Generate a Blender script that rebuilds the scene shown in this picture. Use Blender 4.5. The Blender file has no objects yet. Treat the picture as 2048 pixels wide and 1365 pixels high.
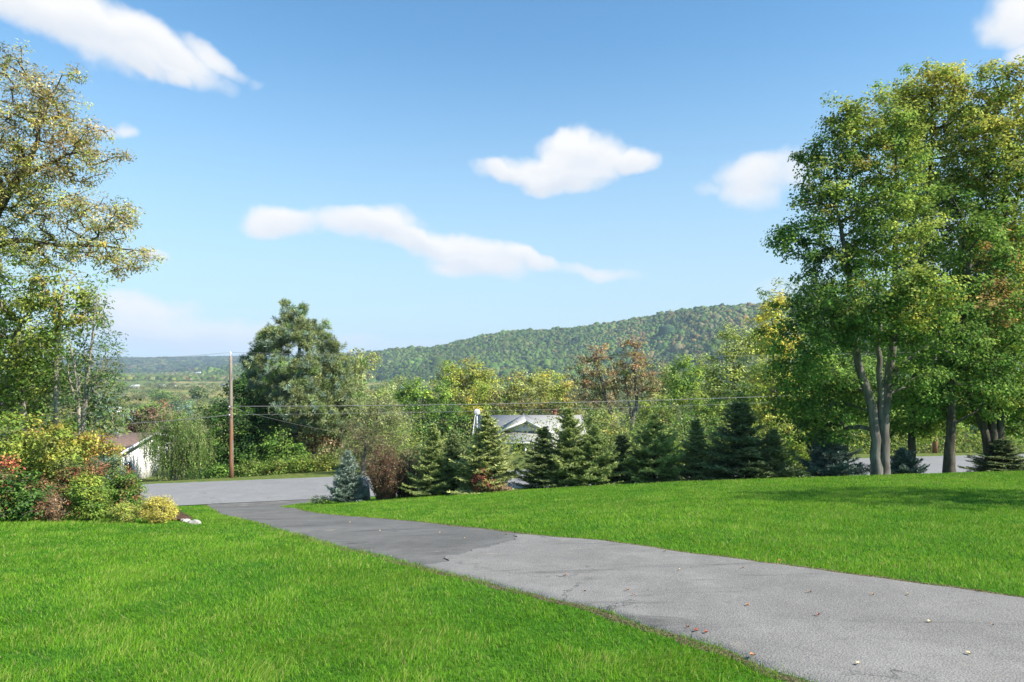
import bpy, math, random
import numpy as np
from mathutils import Vector

# ------------------------------------------------------------------ camera, sky, sun, exposure
C = bpy.context.scene
F = 2048 * 24.0 / 36.0            # focal length in photo pixels
HY = 720.0                        # image row of the true horizon
cam_d = bpy.data.cameras.new("camera"); cam = bpy.data.objects.new("camera", cam_d)
C.collection.objects.link(cam); C.camera = cam
cam_d.lens = 24.0; cam_d.sensor_width = 36.0; cam_d.shift_y = (HY - 682.5) / 2048.0
cam_d.clip_start = 0.05; cam_d.clip_end = 30000.0
cam.location = (0, 0, 0); cam.rotation_euler = (math.radians(90), 0, 0)

SUN_EL = 41.0; SUN_AZ = 114.0      # azimuth clockwise from +Y (the view direction)
w = bpy.data.worlds.new("World"); C.world = w; w.use_nodes = True
EXPOSURE = 1.03
C.view_settings.view_transform = 'Standard'; C.view_settings.look = 'None'
C.view_settings.exposure = EXPOSURE; C.view_settings.gamma = 1.0
C.view_settings.use_curve_mapping = False
sl = bpy.data.lights.new("sun", 'SUN'); so = bpy.data.objects.new("sun", sl); C.collection.objects.link(so)
sl.energy = 4.8; sl.angle = math.radians(0.55); sl.color = (1.0, 0.93, 0.81)
a, e = math.radians(SUN_AZ), math.radians(SUN_EL)
sdir = Vector((math.sin(a) * math.cos(e), math.cos(a) * math.cos(e), math.sin(e)))
so.rotation_euler = (-sdir).to_track_quat('-Z', 'Y').to_euler(); so.location = (30, -30, 40)
C.cycles.max_bounces = 6; C.cycles.diffuse_bounces = 3; C.cycles.transmission_bounces = 4
C.cycles.volume_bounces = 0; C.cycles.glossy_bounces = 2; C.cycles.transparent_max_bounces = 4
C.cycles.use_denoising = True


class NT:
    """tiny helper to write node trees as expressions"""
    def __init__(s, nt): s.nt = nt; s.nodes = nt.nodes; s.links = nt.links
    def n(s, t, **k):
        x = s.nodes.new(t)
        for a_, v in k.items(): setattr(x, a_, v)
        return x
    def put(s, sock, v):
        if isinstance(v, bpy.types.NodeSocket): s.links.new(v, sock)
        else:
            try: sock.default_value = v
            except Exception: sock.default_value = (*v, 1.0)
    def m(s, op, a_, b=None, c=None, clamp=False):
        x = s.n('ShaderNodeMath', operation=op, use_clamp=clamp)
        s.put(x.inputs[0], a_)
        if b is not None: s.put(x.inputs[1], b)
        if c is not None: s.put(x.inputs[2], c)
        return x.outputs[0]
    def ss(s, v, lo, hi):
        x = s.n('ShaderNodeMapRange', interpolation_type='SMOOTHSTEP')
        s.put(x.inputs[0], v); s.put(x.inputs[1], lo); s.put(x.inputs[2], hi)
        return x.outputs[0]
    def mix(s, f, a_, b):
        x = s.n('ShaderNodeMix', data_type='RGBA')
        s.put(x.inputs[0], f); s.put(x.inputs[6], a_ if isinstance(a_, bpy.types.NodeSocket) else (*a_, 1)[:4])
        s.put(x.inputs[7], b if isinstance(b, bpy.types.NodeSocket) else (*b, 1)[:4])
        return x.outputs[2]
    def noise(s, vec, scale, detail=3, rough=0.55, dist=0.0, out=0):
        x = s.n('ShaderNodeTexNoise'); s.put(x.inputs['Vector'], vec)
        x.inputs['Scale'].default_value = scale; x.inputs['Detail'].default_value = detail
        x.inputs['Roughness'].default_value = rough; x.inputs['Distortion'].default_value = dist
        return x.outputs[out]


# sky: Nishita + clouds laid out by compass direction and height
T = NT(w.node_tree); T.nodes.clear()
sky = T.n('ShaderNodeTexSky', sky_type='NISHITA', sun_disc=False)
sky.sun_elevation = math.radians(SUN_EL); sky.sun_rotation = math.radians(SUN_AZ)
sky.altitude = 100; sky.air_density = 1.0; sky.dust_density = 0.3; sky.ozone_density = 2.0
tc = T.n('ShaderNodeTexCoord')
sep = T.n('ShaderNodeSeparateXYZ'); T.links.new(tc.outputs['Generated'], sep.inputs[0])
nd = T.noise(tc.outputs['Generated'], 9.0, 4, 0.55, 0, 1)
sn = T.n('ShaderNodeSeparateXYZ'); T.links.new(nd, sn.inputs[0])
az = T.m('ARCTAN2', sep.outputs[0], sep.outputs[1]); el = T.m('ARCSINE', sep.outputs[2])
azd = T.m('MULTIPLY_ADD', T.m('SUBTRACT', sn.outputs[0], 0.5), 0.10, az)
eld = T.m('MULTIPLY_ADD', T.m('SUBTRACT', sn.outputs[1], 0.5), 0.07, el)


def pix_dir(px, py):
    x, z = (px - 1024) / F, -(py - HY) / F
    return math.atan2(x, 1.0), math.asin(z / math.sqrt(x * x + 1 + z * z))


# px, py, half-width, half-height, slant (down to the right), strength
CLOUDS = [
    (150, 55, 200, 62, .25, 1), (300, 95, 170, 50, .22, 1), (270, 135, 60, 26, .1, .9), (345, 158, 50, 18, .08, .8), (60, 20, 130, 48, .1, .9), (420, 105, 80, 26, .28, .7),
    (235, 260, 34, 15, 0, .6), (315, 503, 42, 14, 0, .6), (510, 158, 26, 14, 0, .25),
    (1170, 318, 110, 52, 0, 1), (1160, 290, 55, 36, 0, 1), (1270, 322, 55, 30, 0, 1), (1010, 348, 72, 24, .08, .9), (1120, 362, 110, 24, 0, .8), (1085, 340, 90, 36, 0, 1),
    (560, 455, 75, 36, -.05, .95), (730, 450, 140, 38, .02, 1), (840, 485, 120, 34, .3, .95), (960, 515, 120, 42, .25, 1), (1060, 525, 75, 24, .25, .9), (1210, 545, 95, 18, 0, .6), (930, 540, 80, 24, .1, .8),
    (1522, 345, 78, 38, .05, .75), (1512, 372, 62, 46, 0, .7), (1565, 345, 60, 40, 0, .6), (1450, 372, 50, 16, 0, .35),
    (2040, 40, 110, 55, .3, 1), (2060, 100, 60, 36, 0, .8),
    (270, 612, 150, 30, .05, .72), (410, 668, 230, 34, .1, .74), (300, 650, 170, 44, .05, .78), (620, 692, 200, 22, .05, .55), (800, 690, 160, 14, 0, .3), (1560, 580, 90, 22, 0, .3),
]
acc = None
shade = None
for (px, py, hw, hh, sl_, st) in CLOUDS:
    a0, e0 = pix_dir(px, py)
    k = math.cos(a0) ** 2
    rx, ry = hw / F * k * 1.12, hh / F * math.cos(a0) * 1.15
    dx = T.m('SUBTRACT', azd, a0); dy = T.m('SUBTRACT', eld, e0)
    dy = T.m('MULTIPLY_ADD', dx, sl_, dy)
    q = T.m('ADD', T.m('POWER', T.m('MULTIPLY', dx, 1 / rx), 2.0), T.m('POWER', T.m('MULTIPLY', dy, 1 / ry), 2.0))
    v = T.m('MULTIPLY', T.m('SUBTRACT', 1.0, q, clamp=True), st)
    acc = v if acc is None else T.m('MAXIMUM', acc, v)
    if st > .7:
        sv = T.m('MULTIPLY', v, T.m('MULTIPLY', dy, 1 / ry))
        shade = sv if shade is None else T.m('ADD', shade, sv)
fine = T.noise(tc.outputs['Generated'], 24.0, 7, 0.62)
dens = T.m('MULTIPLY_ADD', T.m('SUBTRACT', fine, 0.5), 0.42, acc)
alpha = T.m('MULTIPLY', T.ss(dens, 0.0, 0.8), T.ss(acc, 0.0, 0.12))
lit = T.m('MULTIPLY_ADD', T.m('SUBTRACT', fine, 0.5), 0.35, T.m('MULTIPLY_ADD', shade, 0.8, 0.66), clamp=True)
ccol = T.mix(lit, (3.05, 3.3, 3.7), (4.15, 4.15, 4.15))
hzn = T.ss(sep.outputs[2], 0.46, 0.0)
tint = T.n('ShaderNodeMix', data_type='RGBA', blend_type='MULTIPLY'); tint.inputs[0].default_value = 1; T.links.new(sky.outputs[0], tint.inputs[6]); tint.inputs[7].default_value = (.545, .835, .90, 1)
skyc = T.mix(T.m('MULTIPLY', hzn, .8), tint.outputs[2], (2.5, 3.1, 3.5))
col = T.mix(alpha, skyc, ccol)
bg = T.n('ShaderNodeBackground'); T.links.new(col, bg.inputs[0]); bg.inputs[1].default_value = 0.12
wo = T.n('ShaderNodeOutputWorld'); T.links.new(bg.outputs[0], wo.inputs[0])


# ------------------------------------------------------------------ helpers
rng = np.random.default_rng(7)


def P(px, py, Y):
    return np.array([(px - 1024) / F * Y, Y, -(py - HY) / F * Y])


def mesh(name, V, Fq, mat, parent=None, loc=None, col=None, smooth=False, uvw=None):
    """V Nx3, Fq list/array of faces (array of one arity, or list of arrays)"""
    if not isinstance(Fq, list): Fq = [Fq]
    Fq = [np.asarray(f, dtype=np.int32) for f in Fq if len(f)]
    V = np.asarray(V, dtype=np.float32)
    me = bpy.data.meshes.new(name)
    me.vertices.add(len(V)); me.vertices.foreach_set('co', V.ravel())
    nl = sum(f.size for f in Fq); npoly = sum(len(f) for f in Fq)
    me.loops.add(nl); me.polygons.add(npoly)
    me.loops.foreach_set('vertex_index', np.concatenate([f.ravel() for f in Fq]))
    tot = np.concatenate([np.full(len(f), f.shape[1], dtype=np.int32) for f in Fq])
    st = np.concatenate([[0], np.cumsum(tot)[:-1]]).astype(np.int32)
    me.polygons.foreach_set('loop_start', st)
    if smooth: me.polygons.foreach_set('use_smooth', np.ones(npoly, dtype=bool))
    if col is not None:
        ca = me.color_attributes.new('tint', 'FLOAT_COLOR', 'POINT')
        c4 = np.ones((len(V), 4), dtype=np.float32); c4[:, :3] = col
        ca.data.foreach_set('color', c4.ravel())
    me.update(calc_edges=True); me.validate()
    me.materials.append(mat)
    o = bpy.data.objects.new(name, me); C.collection.objects.link(o)
    if parent is not None: o.parent = parent
    if loc is not None: o.location = loc
    return o


def tag(o, label=None, cat=None, group=None, kind=None):
    if label: o['label'] = label
    if cat: o['category'] = cat
    if group: o['group'] = group
    if kind: o['kind'] = kind
    return o


def empty(name, loc, label, cat, group=None):
    o = bpy.data.objects.new(name, None); C.collection.objects.link(o)
    o.location = [float(v) for v in loc]; o.empty_display_size = .2
    return tag(o, label, cat, group)


def copy_tree(o, parent=None):
    c = o.copy(); C.collection.objects.link(c); c.parent = parent
    for ch in [x for x in bpy.data.objects if x.parent == o]: copy_tree(ch, c)
    return c


class MB:
    """collects boxes, bars and prisms into one mesh"""
    def __init__(s): s.V = []; s.Q = []; s.T3 = []; s.n = 0
    def add(s, V, Q=(), T3=()):
        s.V.append(np.asarray(V, float)); s.Q += [tuple(i + s.n for i in q) for q in Q]
        s.T3 += [tuple(i + s.n for i in q) for q in T3]; s.n += len(V)
    def box(s, x0, x1, y0, y1, z0, z1):
        V = [(x, y, z) for z in (z0, z1) for y in (y0, y1) for x in (x0, x1)]
        s.add(V, [(0, 2, 3, 1), (4, 5, 7, 6), (0, 1, 5, 4), (2, 6, 7, 3), (0, 4, 6, 2), (1, 3, 7, 5)])
    def slab(s, a_, b, c, d, t):
        """quad a b c d thickened by t along -normal"""
        p = [np.array(v, float) for v in (a_, b, c, d)]
        n = np.cross(p[1] - p[0], p[3] - p[0]); n /= np.linalg.norm(n)
        V = p + [v - n * t for v in p]
        s.add(V, [(0, 1, 2, 3), (7, 6, 5, 4), (0, 4, 5, 1), (1, 5, 6, 2), (2, 6, 7, 3), (3, 7, 4, 0)])
    def prism(s, tri, d):
        t0 = [np.array(v, float) for v in tri]; d = np.array(d, float)
        s.add(t0 + [v + d for v in t0], [(0, 1, 4, 3), (1, 2, 5, 4), (2, 0, 3, 5)], [(0, 2, 1), (3, 4, 5)])
    def tube(s, pts, rad, k=8, cap=True):
        V, Q = tube(np.asarray(pts, float), np.asarray(rad, float) * np.ones(len(pts)), k)
        n0 = s.n; s.add(V, [tuple(q) for q in Q])
        if cap:
            m_ = len(pts)
            s.V.append(np.array([pts[0], pts[-1]], float)); c0 = s.n; s.n += 2
            for i in range(k):
                s.T3.append((n0 + (i + 1) % k, n0 + i, c0))
                s.T3.append((n0 + (m_ - 1) * k + i, n0 + (m_ - 1) * k + (i + 1) % k, c0 + 1))
    def build(s, name, mat, parent=None, loc=None, smooth=False):
        V = np.concatenate(s.V)
        fs = []
        if s.Q: fs.append(np.array(s.Q))
        if s.T3: fs.append(np.array(s.T3))
        return mesh(name, V, fs, mat, parent, loc, smooth=smooth)


def tube(P_, R, k):
    n = len(P_)
    d = np.gradient(P_, axis=0); d /= np.linalg.norm(d, axis=1, keepdims=True) + 1e-9
    ref = np.where(np.abs(d[:, 2:3]) > .9, np.array([[1., 0, 0]]), np.array([[0, 0, 1.]]))
    ref = np.repeat(ref[:1], n, 0) if n < 200 else ref
    u = np.cross(d, ref); u /= np.linalg.norm(u, axis=1, keepdims=True) + 1e-9
    v = np.cross(d, u)
    an = np.arange(k) * 2 * math.pi / k
    V = P_[:, None] + R[:, None, None] * (np.cos(an)[None, :, None] * u[:, None] + np.sin(an)[None, :, None] * v[:, None])
    i = np.arange(n - 1)[:, None] * k; j = np.arange(k)[None]; j2 = (j + 1) % k
    Q = np.stack([i + j, i + j2, i + k + j2, i + k + j], -1).reshape(-1, 4)
    return V.reshape(-1, 3), Q


def vnoise(x, y, seed=0):
    """cheap smooth value noise, about -1..1"""
    x = np.asarray(x, float); y = np.asarray(y, float)
    xi = np.floor(x).astype(np.int64); yi = np.floor(y).astype(np.int64)
    fx = x - xi; fy = y - yi; fx = fx * fx * (3 - 2 * fx); fy = fy * fy * (3 - 2 * fy)
    def h(a_, b):
        n = (a_ * 374761393 + b * 668265263 + seed * 974634777) & 0xffffffff
        n = ((n ^ (n >> 13)) * 1274126177) & 0xffffffff
        return ((n ^ (n >> 16)) & 0xffff) / 32767.5 - 1
    return (h(xi, yi) * (1 - fx) + h(xi + 1, yi) * fx) * (1 - fy) + (h(xi, yi + 1) * (1 - fx) + h(xi + 1, yi + 1) * fx) * fy


def fbm(x, y, seed=0, o=4):
    s = 0; a_ = .5
    for i in range(o): s = s + a_ * vnoise(np.asarray(x) * 2 ** i, np.asarray(y) * 2 ** i, seed + i); a_ *= .5
    return s


# ------------------------------------------------------------------ terrain height
PY = [-400, -30, 0, 4.3, 25, 29, 40, 57, 66, 75, 100, 200, 380, 1000, 1500, 3000, 12000]
PZ = [2, .3, -1.6, -2.05, -4.25, -5.1, -7.9, -7.9, -9.4, -10.6, -14, -28, -41, -44, -47, -62, -62]
CP = [(0, 1040, 16), (200, 1032, 17), (392, 1046, 16), (-300, 1050, 16), (-300, 1005, 30),
      (300, 1006, 36.3), (420, 1009, 35.8), (640, 1003, 37.6), (100, 1010, 35), (0, 1022, 24), (250, 1018, 25),
      (560, 1022, 27), (640, 1040, 19), (700, 1100, 10.6), (300, 1150, 9), (0, 1200, 8), (480, 1042, 19), (480, 1022, 27),
      (850, 993, 28), (700, 1004, 30), (1000, 985, 27), (1240, 973, 26.5), (1480, 962, 26), (1760, 953, 26), (2048, 945, 26),
      (2400, 935, 26), (2900, 930, 26), (1000, 1040, 15), (1300, 1000, 17.5), (1700, 990, 17.5), (2048, 985, 17.5),
      (1400, 1110, 8.5), (1060, 1070, 11.2), (2048, 1190, 7.2),
      (295, 957, 56), (200, 962, 52), (380, 957, 58)]
_cp = np.array([P(*c) for c in CP])
_base = lambda y: np.interp(y, PY, PZ)
_LS = 7.5


def _ker(xa, ya, xb, yb):
    d2 = (xa[:, None] - xb[None]) ** 2 + (ya[:, None] - yb[None]) ** 2
    return np.exp(-d2 / (2 * _LS ** 2))


_K = _ker(_cp[:, 0], _cp[:, 1], _cp[:, 0], _cp[:, 1]) + np.eye(len(_cp)) * 0.06
_wt = np.linalg.solve(_K, _cp[:, 2] - _base(_cp[:, 1]))

# road centre line (x, y); the road lies level at RZ
RZ = -7.9
RC = np.array([(-140, 2), (-90, 20), (-60, 29.5), (-40, 35.5), (-23, 39.4), (-12, 42.2), (0, 44.9), (15, 48.3), (36, 52.3), (60, 55.5), (100, 58), (160, 58)], float)


def _spl(pts, n):
    d = np.concatenate([[0], np.cumsum(np.linalg.norm(np.diff(pts, axis=0), axis=1))])
    t = np.linspace(0, d[-1], n)
    out = np.stack([np.interp(t, d, pts[:, i]) for i in range(pts.shape[1])], 1)
    k = np.ones(9) / 9
    pad = np.pad(out, ((4, 4), (0, 0)), 'edge')
    sm = np.stack([np.convolve(pad[:, i], k, 'valid') for i in range(out.shape[1])], 1)
    return sm


RL = _spl(RC, 260)
RHW = 3.7


def road_d(x, y):
    x = np.asarray(x, float); y = np.asarray(y, float)
    yc = np.interp(x, RL[:, 0], RL[:, 1])
    sl_ = np.interp(x, RL[1:, 0], np.diff(RL[:, 1]) / np.diff(RL[:, 0]))
    return (y - yc) / np.sqrt(1 + sl_ ** 2)


def H(x, y):
    x = np.asarray(x, float); y = np.asarray(y, float); shp = np.broadcast(x, y).shape
    x, y = np.broadcast_to(x, shp).ravel(), np.broadcast_to(y, shp).ravel()
    h = _base(y)
    near = (np.abs(y - 25) < 80) & (np.abs(x) < 110)
    if near.any():
        xa, ya = x[near], y[near]; r = np.zeros(len(xa))
        for i in range(0, len(xa), 20000): r[i:i + 20000] = _ker(xa[i:i + 20000], ya[i:i + 20000], _cp[:, 0], _cp[:, 1]) @ _wt
        h[near] += r
    d = np.abs(road_d(x, y)); k = np.clip((d - RHW - .3) / 5.0, 0, 1); k = k * k * (3 - 2 * k)
    inr = np.abs(x) < 160
    h = np.where(inr, RZ * (1 - k) + h * k, h)
    far = np.clip((y - 150) / 300, 0, 1)
    h = h + far * 5 * fbm(x / 260, y / 260, 3)
    return h.reshape(shp)


def hit(px, py, ymax=400):
    """world point where the ray through photo pixel (px, py) meets the ground"""
    Ys = np.concatenate([np.arange(.8, 70, .05), np.arange(70, ymax, 1.0)])
    X = (px - 1024) / F * Ys; Z = -(py - HY) / F * Ys
    h = H(X, Ys); idx = np.where(Z < h)[0]
    i = idx[0] if len(idx) else len(Ys) - 1
    return np.array([X[i], Ys[i], h[i]])


def inpoly(x, y, poly):
    c = np.zeros(len(x), bool); j = len(poly) - 1
    for i in range(len(poly)):
        xi, yi = poly[i][:2]; xj, yj = poly[j][:2]
        with np.errstate(divide='ignore', invalid='ignore'):
            c ^= ((yi > y) != (yj > y)) & (x < (xj - xi) * (y - yi) / (yj - yi + 1e-12) + xi)
        j = i
    return c


# ------------------------------------------------------------------ materials
def newmat(name):
    m_ = bpy.data.materials.new(name); m_.use_nodes = True; t = NT(m_.node_tree); t.nodes.clear()
    return m_, t


def out(t, sh): o = t.n('ShaderNodeOutputMaterial'); t.links.new(sh, o.inputs[0]); return o


def principled(t, col, rough=.8, spec=.3, normal=None, metal=0):
    b = t.n('ShaderNodeBsdfPrincipled'); t.put(b.inputs['Base Color'], col if isinstance(col, bpy.types.NodeSocket) else (*col, 1))
    t.put(b.inputs['Roughness'], rough); b.inputs['Specular IOR Level'].default_value = spec; b.inputs['Metallic'].default_value = metal
    if normal is not None: t.links.new(normal, b.inputs['Normal'])
    return b.outputs[0]


def bump(t, h, s, dist=.02):
    b = t.n('ShaderNodeBump'); b.inputs['Strength'].default_value = s; b.inputs['Distance'].default_value = dist
    t.links.new(h, b.inputs['Height']); return b.outputs[0]


def leafmat(name, trans=.35, gloss=.04, gr=.5):
    m_, t = newmat(name)
    at = t.n('ShaderNodeAttribute', attribute_name='tint')
    c = at.outputs['Color']
    d = t.n('ShaderNodeBsdfDiffuse'); t.links.new(c, d.inputs[0])
    tr = t.n('ShaderNodeBsdfTranslucent')
    hs = t.n('ShaderNodeHueSaturation'); hs.inputs['Hue'].default_value = .485; hs.inputs['Saturation'].default_value = 1.0; hs.inputs['Value'].default_value = 1.2
    t.links.new(c, hs.inputs['Color']); t.links.new(hs.outputs[0], tr.inputs[0])
    mx = t.n('ShaderNodeMixShader'); mx.inputs[0].default_value = trans
    t.links.new(d.outputs[0], mx.inputs[1]); t.links.new(tr.outputs[0], mx.inputs[2])
    g = t.n('ShaderNodeBsdfGlossy'); g.inputs['Roughness'].default_value = gr; g.inputs[0].default_value = (.6, .65, .55, 1)
    m2 = t.n('ShaderNodeMixShader'); m2.inputs[0].default_value = gloss
    t.links.new(mx.outputs[0], m2.inputs[1]); t.links.new(g.outputs[0], m2.inputs[2])
    out(t, m2.outputs[0]); return m_


M = {}
M['leaf'] = leafmat('leaf', .42, .02, .6)
M['needle'] = leafmat('needle', .12, .04, .5)
M['blade'] = leafmat('grass_blade', .42, .012, .6)
M['far'] = leafmat('far_foliage', .1, 0.0)


def barkmat(name, c1, c2, scale=6):
    m_, t = newmat(name); g = t.n('ShaderNodeNewGeometry').outputs['Position']
    mp = t.n('ShaderNodeMapping'); t.links.new(g, mp.inputs[0]); mp.inputs['Scale'].default_value = (1, 1, .22)
    n1 = t.noise(mp.outputs[0], scale, 5, .65); n2 = t.noise(g, 1.7, 3, .6)
    c = t.mix(t.ss(n1, .35, .68), c1, c2); c = t.mix(t.m('MULTIPLY', t.ss(n2, .5, .75), .5), c, (.16, .17, .13))
    out(t, principled(t, c, .9, .15, bump(t, n1, .8, .04))); return m_


M['bark'] = barkmat('bark', (.10, .085, .07), (.27, .24, .20))
M['bark_pale'] = barkmat('bark_pale', (.085, .075, .068), (.215, .20, .185), 5)
M['bark_light'] = barkmat('bark_light', (.20, .17, .14), (.42, .37, .31), 7)
M['bark_dark'] = barkmat('bark_dark', (.05, .04, .032), (.12, .10, .08))


def plain(name, c, rough=.7, spec=.3, var=.12, sc=4, bmp=0):
    m_, t = newmat(name); g = t.n('ShaderNodeNewGeometry').outputs['Position']
    n = t.noise(g, sc, 4, .6)
    c2 = tuple(v * (1 - 2 * var) for v in c); c3 = tuple(min(1, v * (1 + var)) for v in c)
    nn = bump(t, n, bmp, .02) if bmp else None
    out(t, principled(t, t.mix(t.ss(n, .3, .7), c2, c3), rough, spec, nn)); return m_


M['rock'] = plain('rock', (.42, .40, .37), .9, .2, .3, 3, .6)
M['mulch'] = plain('mulch', (.13, .075, .05), .95, .1, .45, 30, 1)
M['soil'] = plain('soil_edge', (.16, .12, .08), .95, .1, .4, 40, 1)
M['white'] = plain('white_paint', (.78, .79, .80), .6, .3, .05)
M['siding'] = plain('white_siding', (.74, .74, .73), .65, .3, .06)
M['glass'] = plain('window_glass', (.05, .06, .07), .12, .6, .2)
M['roof_grey'] = plain('grey_shingles', (.33, .33, .33), .9, .15, .1, 9, .3)
M['roof_brown'] = plain('brown_shingles', (.16, .115, .10), .9, .15, .18, 9, .3)
M['wire'] = plain('cable', (.20, .20, .20), .6, .3, .05)
M['brick'] = plain('brick', (.22, .1, .07), .9, .2, .2, 12, .3)
M['metal'] = plain('galvanised_metal', (.45, .46, .47), .45, .5, .1)
M['twig'] = plain('brown_twig', (.14, .09, .07), .9, .1, .2, 8)


def asphalt(name, dark, light, dirt=.25, gscale=55, bs=.5):
    m_, t = newmat(name); g = t.n('ShaderNodeNewGeometry').outputs['Position']
    big = t.noise(g, .55, 4, .6, .6); mid = t.noise(g, 4, 4, .65); fin = t.noise(g, gscale, 3, .75)
    vo = t.n('ShaderNodeTexVoronoi'); vo.inputs['Scale'].default_value = gscale * 1.6; t.links.new(g, vo.inputs['Vector'])
    f = t.m('MULTIPLY_ADD', big, .9, t.m('MULTIPLY', mid, .45))
    c = t.mix(t.ss(f, .45, .95), dark, light)
    sp = t.ss(fin, .42, .7)
    c = t.mix(t.m('MULTIPLY', sp, .24), c, tuple(min(1, v * 1.75) for v in light))
    dk = t.ss(fin, .44, .30)
    c = t.mix(t.m('MULTIPLY', dk, .32), c, tuple(v * .42 for v in dark))
    # worn darker streaks lengthwise and sandy stains
    mp = t.n('ShaderNodeMapping'); t.links.new(g, mp.inputs[0]); mp.inputs['Rotation'].default_value = (0, 0, .55); mp.inputs['Scale'].default_value = (.28, 1.5, 1)
    stn = t.noise(mp.outputs[0], 1.1, 5, .65, 1.2)
    c = t.mix(t.m('MULTIPLY', t.ss(stn, .55, .72), dirt), c, tuple(v * .5 for v in dark))
    s2 = t.noise(g, 1.6, 4, .7)
    c = t.mix(t.m('MULTIPLY', t.ss(s2, .62, .78), dirt * .8), c, (.34, .30, .24))
    # hairline cracks
    v2 = t.n('ShaderNodeTexVoronoi', feature='DISTANCE_TO_EDGE'); v2.inputs['Scale'].default_value = .55
    wv = t.n('ShaderNodeVectorMath', operation='ADD'); t.links.new(g, wv.inputs[0])
    nz = t.noise(g, 1.3, 5, .7, 0, 1); t.links.new(nz, wv.inputs[1]); t.links.new(wv.outputs[0], v2.inputs['Vector'])
    ck = t.m('MULTIPLY', t.ss(v2.outputs['Distance'], .010, .0), t.ss(big, .48, .6))
    c = t.mix(t.m('MULTIPLY', ck, .8), c, (.045, .045, .045))
    hh = t.m('MULTIPLY_ADD', fin, 1.0, t.m('MULTIPLY', vo.outputs['Distance'], .7))
    out(t, principled(t, c, .88, .25, bump(t, hh, bs, .012))); return m_


M['drive_new'] = asphalt('pale_asphalt', (.160, .153, .144), (.238, .228, .215), .75, 40, .55)
M['drive_old'] = asphalt('dark_asphalt', (.098, .095, .09), (.17, .165, .157), .75, 42, .5)
M['road'] = asphalt('road_asphalt', (.185, .185, .188), (.23, .23, .232), .25, 40, .5)

# ground: short grass soil close by, rough grass beyond the road, farm fields in the valley
m_, t = newmat('ground_cover'); g = t.n('ShaderNodeNewGeometry').outputs['Position']
at = t.n('ShaderNodeAttribute', attribute_name='tint').outputs['Color']
n1 = t.noise(g, .45, 5, .65); n2 = t.noise(g, 14, 4, .7); n3 = t.noise(g, 2.4, 4, .65)
lawn = t.mix(t.ss(n1, .35, .68), (.05, .16, .008), (.09, .21, .014))
lawn = t.mix(t.m('MULTIPLY', t.ss(n3, .5, .72), .35), lawn, (.10, .15, .02))
lawn = t.mix(t.m('MULTIPLY', t.ss(n2, .56, .36), .5), lawn, (.018, .06, .006))
mp = t.n('ShaderNodeMapping'); t.links.new(g, mp.inputs[0]); mp.inputs['Scale'].default_value = (.0042, .011, 1); mp.inputs['Rotation'].default_value = (0, 0, .12)
vo = t.n('ShaderNodeTexVoronoi'); vo.inputs['Scale'].default_value = 1.0; t.links.new(mp.outputs[0], vo.inputs['Vector'])
rp = t.n('ShaderNodeValToRGB'); t.links.new(vo.outputs['Color'], rp.inputs[0])
rp.color_ramp.interpolation = 'CONSTANT'
cols = [(0, (.15, .17, .045)), (.3, (.30, .25, .10)), (.45, (.12, .17, .04)), (.6, (.26, .24, .07)), (.8, (.17, .20, .05))]
for i, (p, c) in enumerate(cols):
    e_ = rp.color_ramp.elements[i] if i < 2 else rp.color_ramp.elements.new(p)
    e_.position = p; e_.color = (*c, 1)
n5 = t.noise(g, .03, 5, .7)
mp2 = t.n('ShaderNodeMapping'); t.links.new(g, mp2.inputs[0]); mp2.inputs['Scale'].default_value = (.006, .16, 1); mp2.inputs['Rotation'].default_value = (0, 0, .05)
n6 = t.noise(mp2.outputs[0], 1, 3, .6)
fld = t.mix(t.m('MULTIPLY', t.ss(n5, .4, .7), .5), rp.outputs[0], (.09, .12, .04))
fld = t.mix(t.m('MULTIPLY', t.ss(n6, .5, .66), .45), fld, (.26, .22, .10))
sx = t.n('ShaderNodeSeparateColor'); t.links.new(at, sx.inputs[0])
rough = t.mix(t.ss(n3, .35, .7), (.07, .12, .02), (.17, .17, .06))
c = t.mix(sx.outputs[0], lawn, rough); c = t.mix(sx.outputs[1], c, fld)
out(t, principled(t, c, .95, .1, bump(t, n2, .7, .03)))
M['ground'] = m_

# ------------------------------------------------------------------ ground, road, driveway
def axis(segs):
    o = []
    for a_, b, s in segs: o.append(np.arange(a_, b, s))
    return np.concatenate(o + [[segs[-1][1]]])


gx = axis([(-5200, -1200, 250), (-1200, -200, 50), (-200, -60, 6), (-60, 60, .6), (60, 200, 6), (200, 1200, 50), (1200, 5200, 250)])
gy = axis([(-400, -40, 30), (-40, -6, 3), (-6, 64, .5), (64, 160, 3), (160, 500, 12), (500, 2000, 50), (2000, 9000, 400)])
GX, GY = np.meshgrid(gx, gy); GZ = H(GX, GY)
nx, ny = len(gx), len(gy)
i = (np.arange(ny - 1)[:, None] * nx + np.arange(nx - 1)[None]).ravel()
gq = np.stack([i, i + 1, i + nx + 1, i + nx], 1)
gv = np.stack([GX.ravel(), GY.ravel(), GZ.ravel()], 1)
gc = np.zeros((len(gv), 3))
gc[:, 0] = np.clip((road_d(gv[:, 0], gv[:, 1]) - RHW + .5) / 1.0, 0, 1) * (np.abs(gv[:, 0]) < 150)
gc[:, 0] = np.maximum(gc[:, 0], (gv[:, 1] > 70))
gc[:, 1] = np.clip((gv[:, 1] - 120) / 80, 0, 1)
tag(mesh('ground', gv, gq, M['ground'], col=gc, smooth=True), kind='structure')

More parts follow.
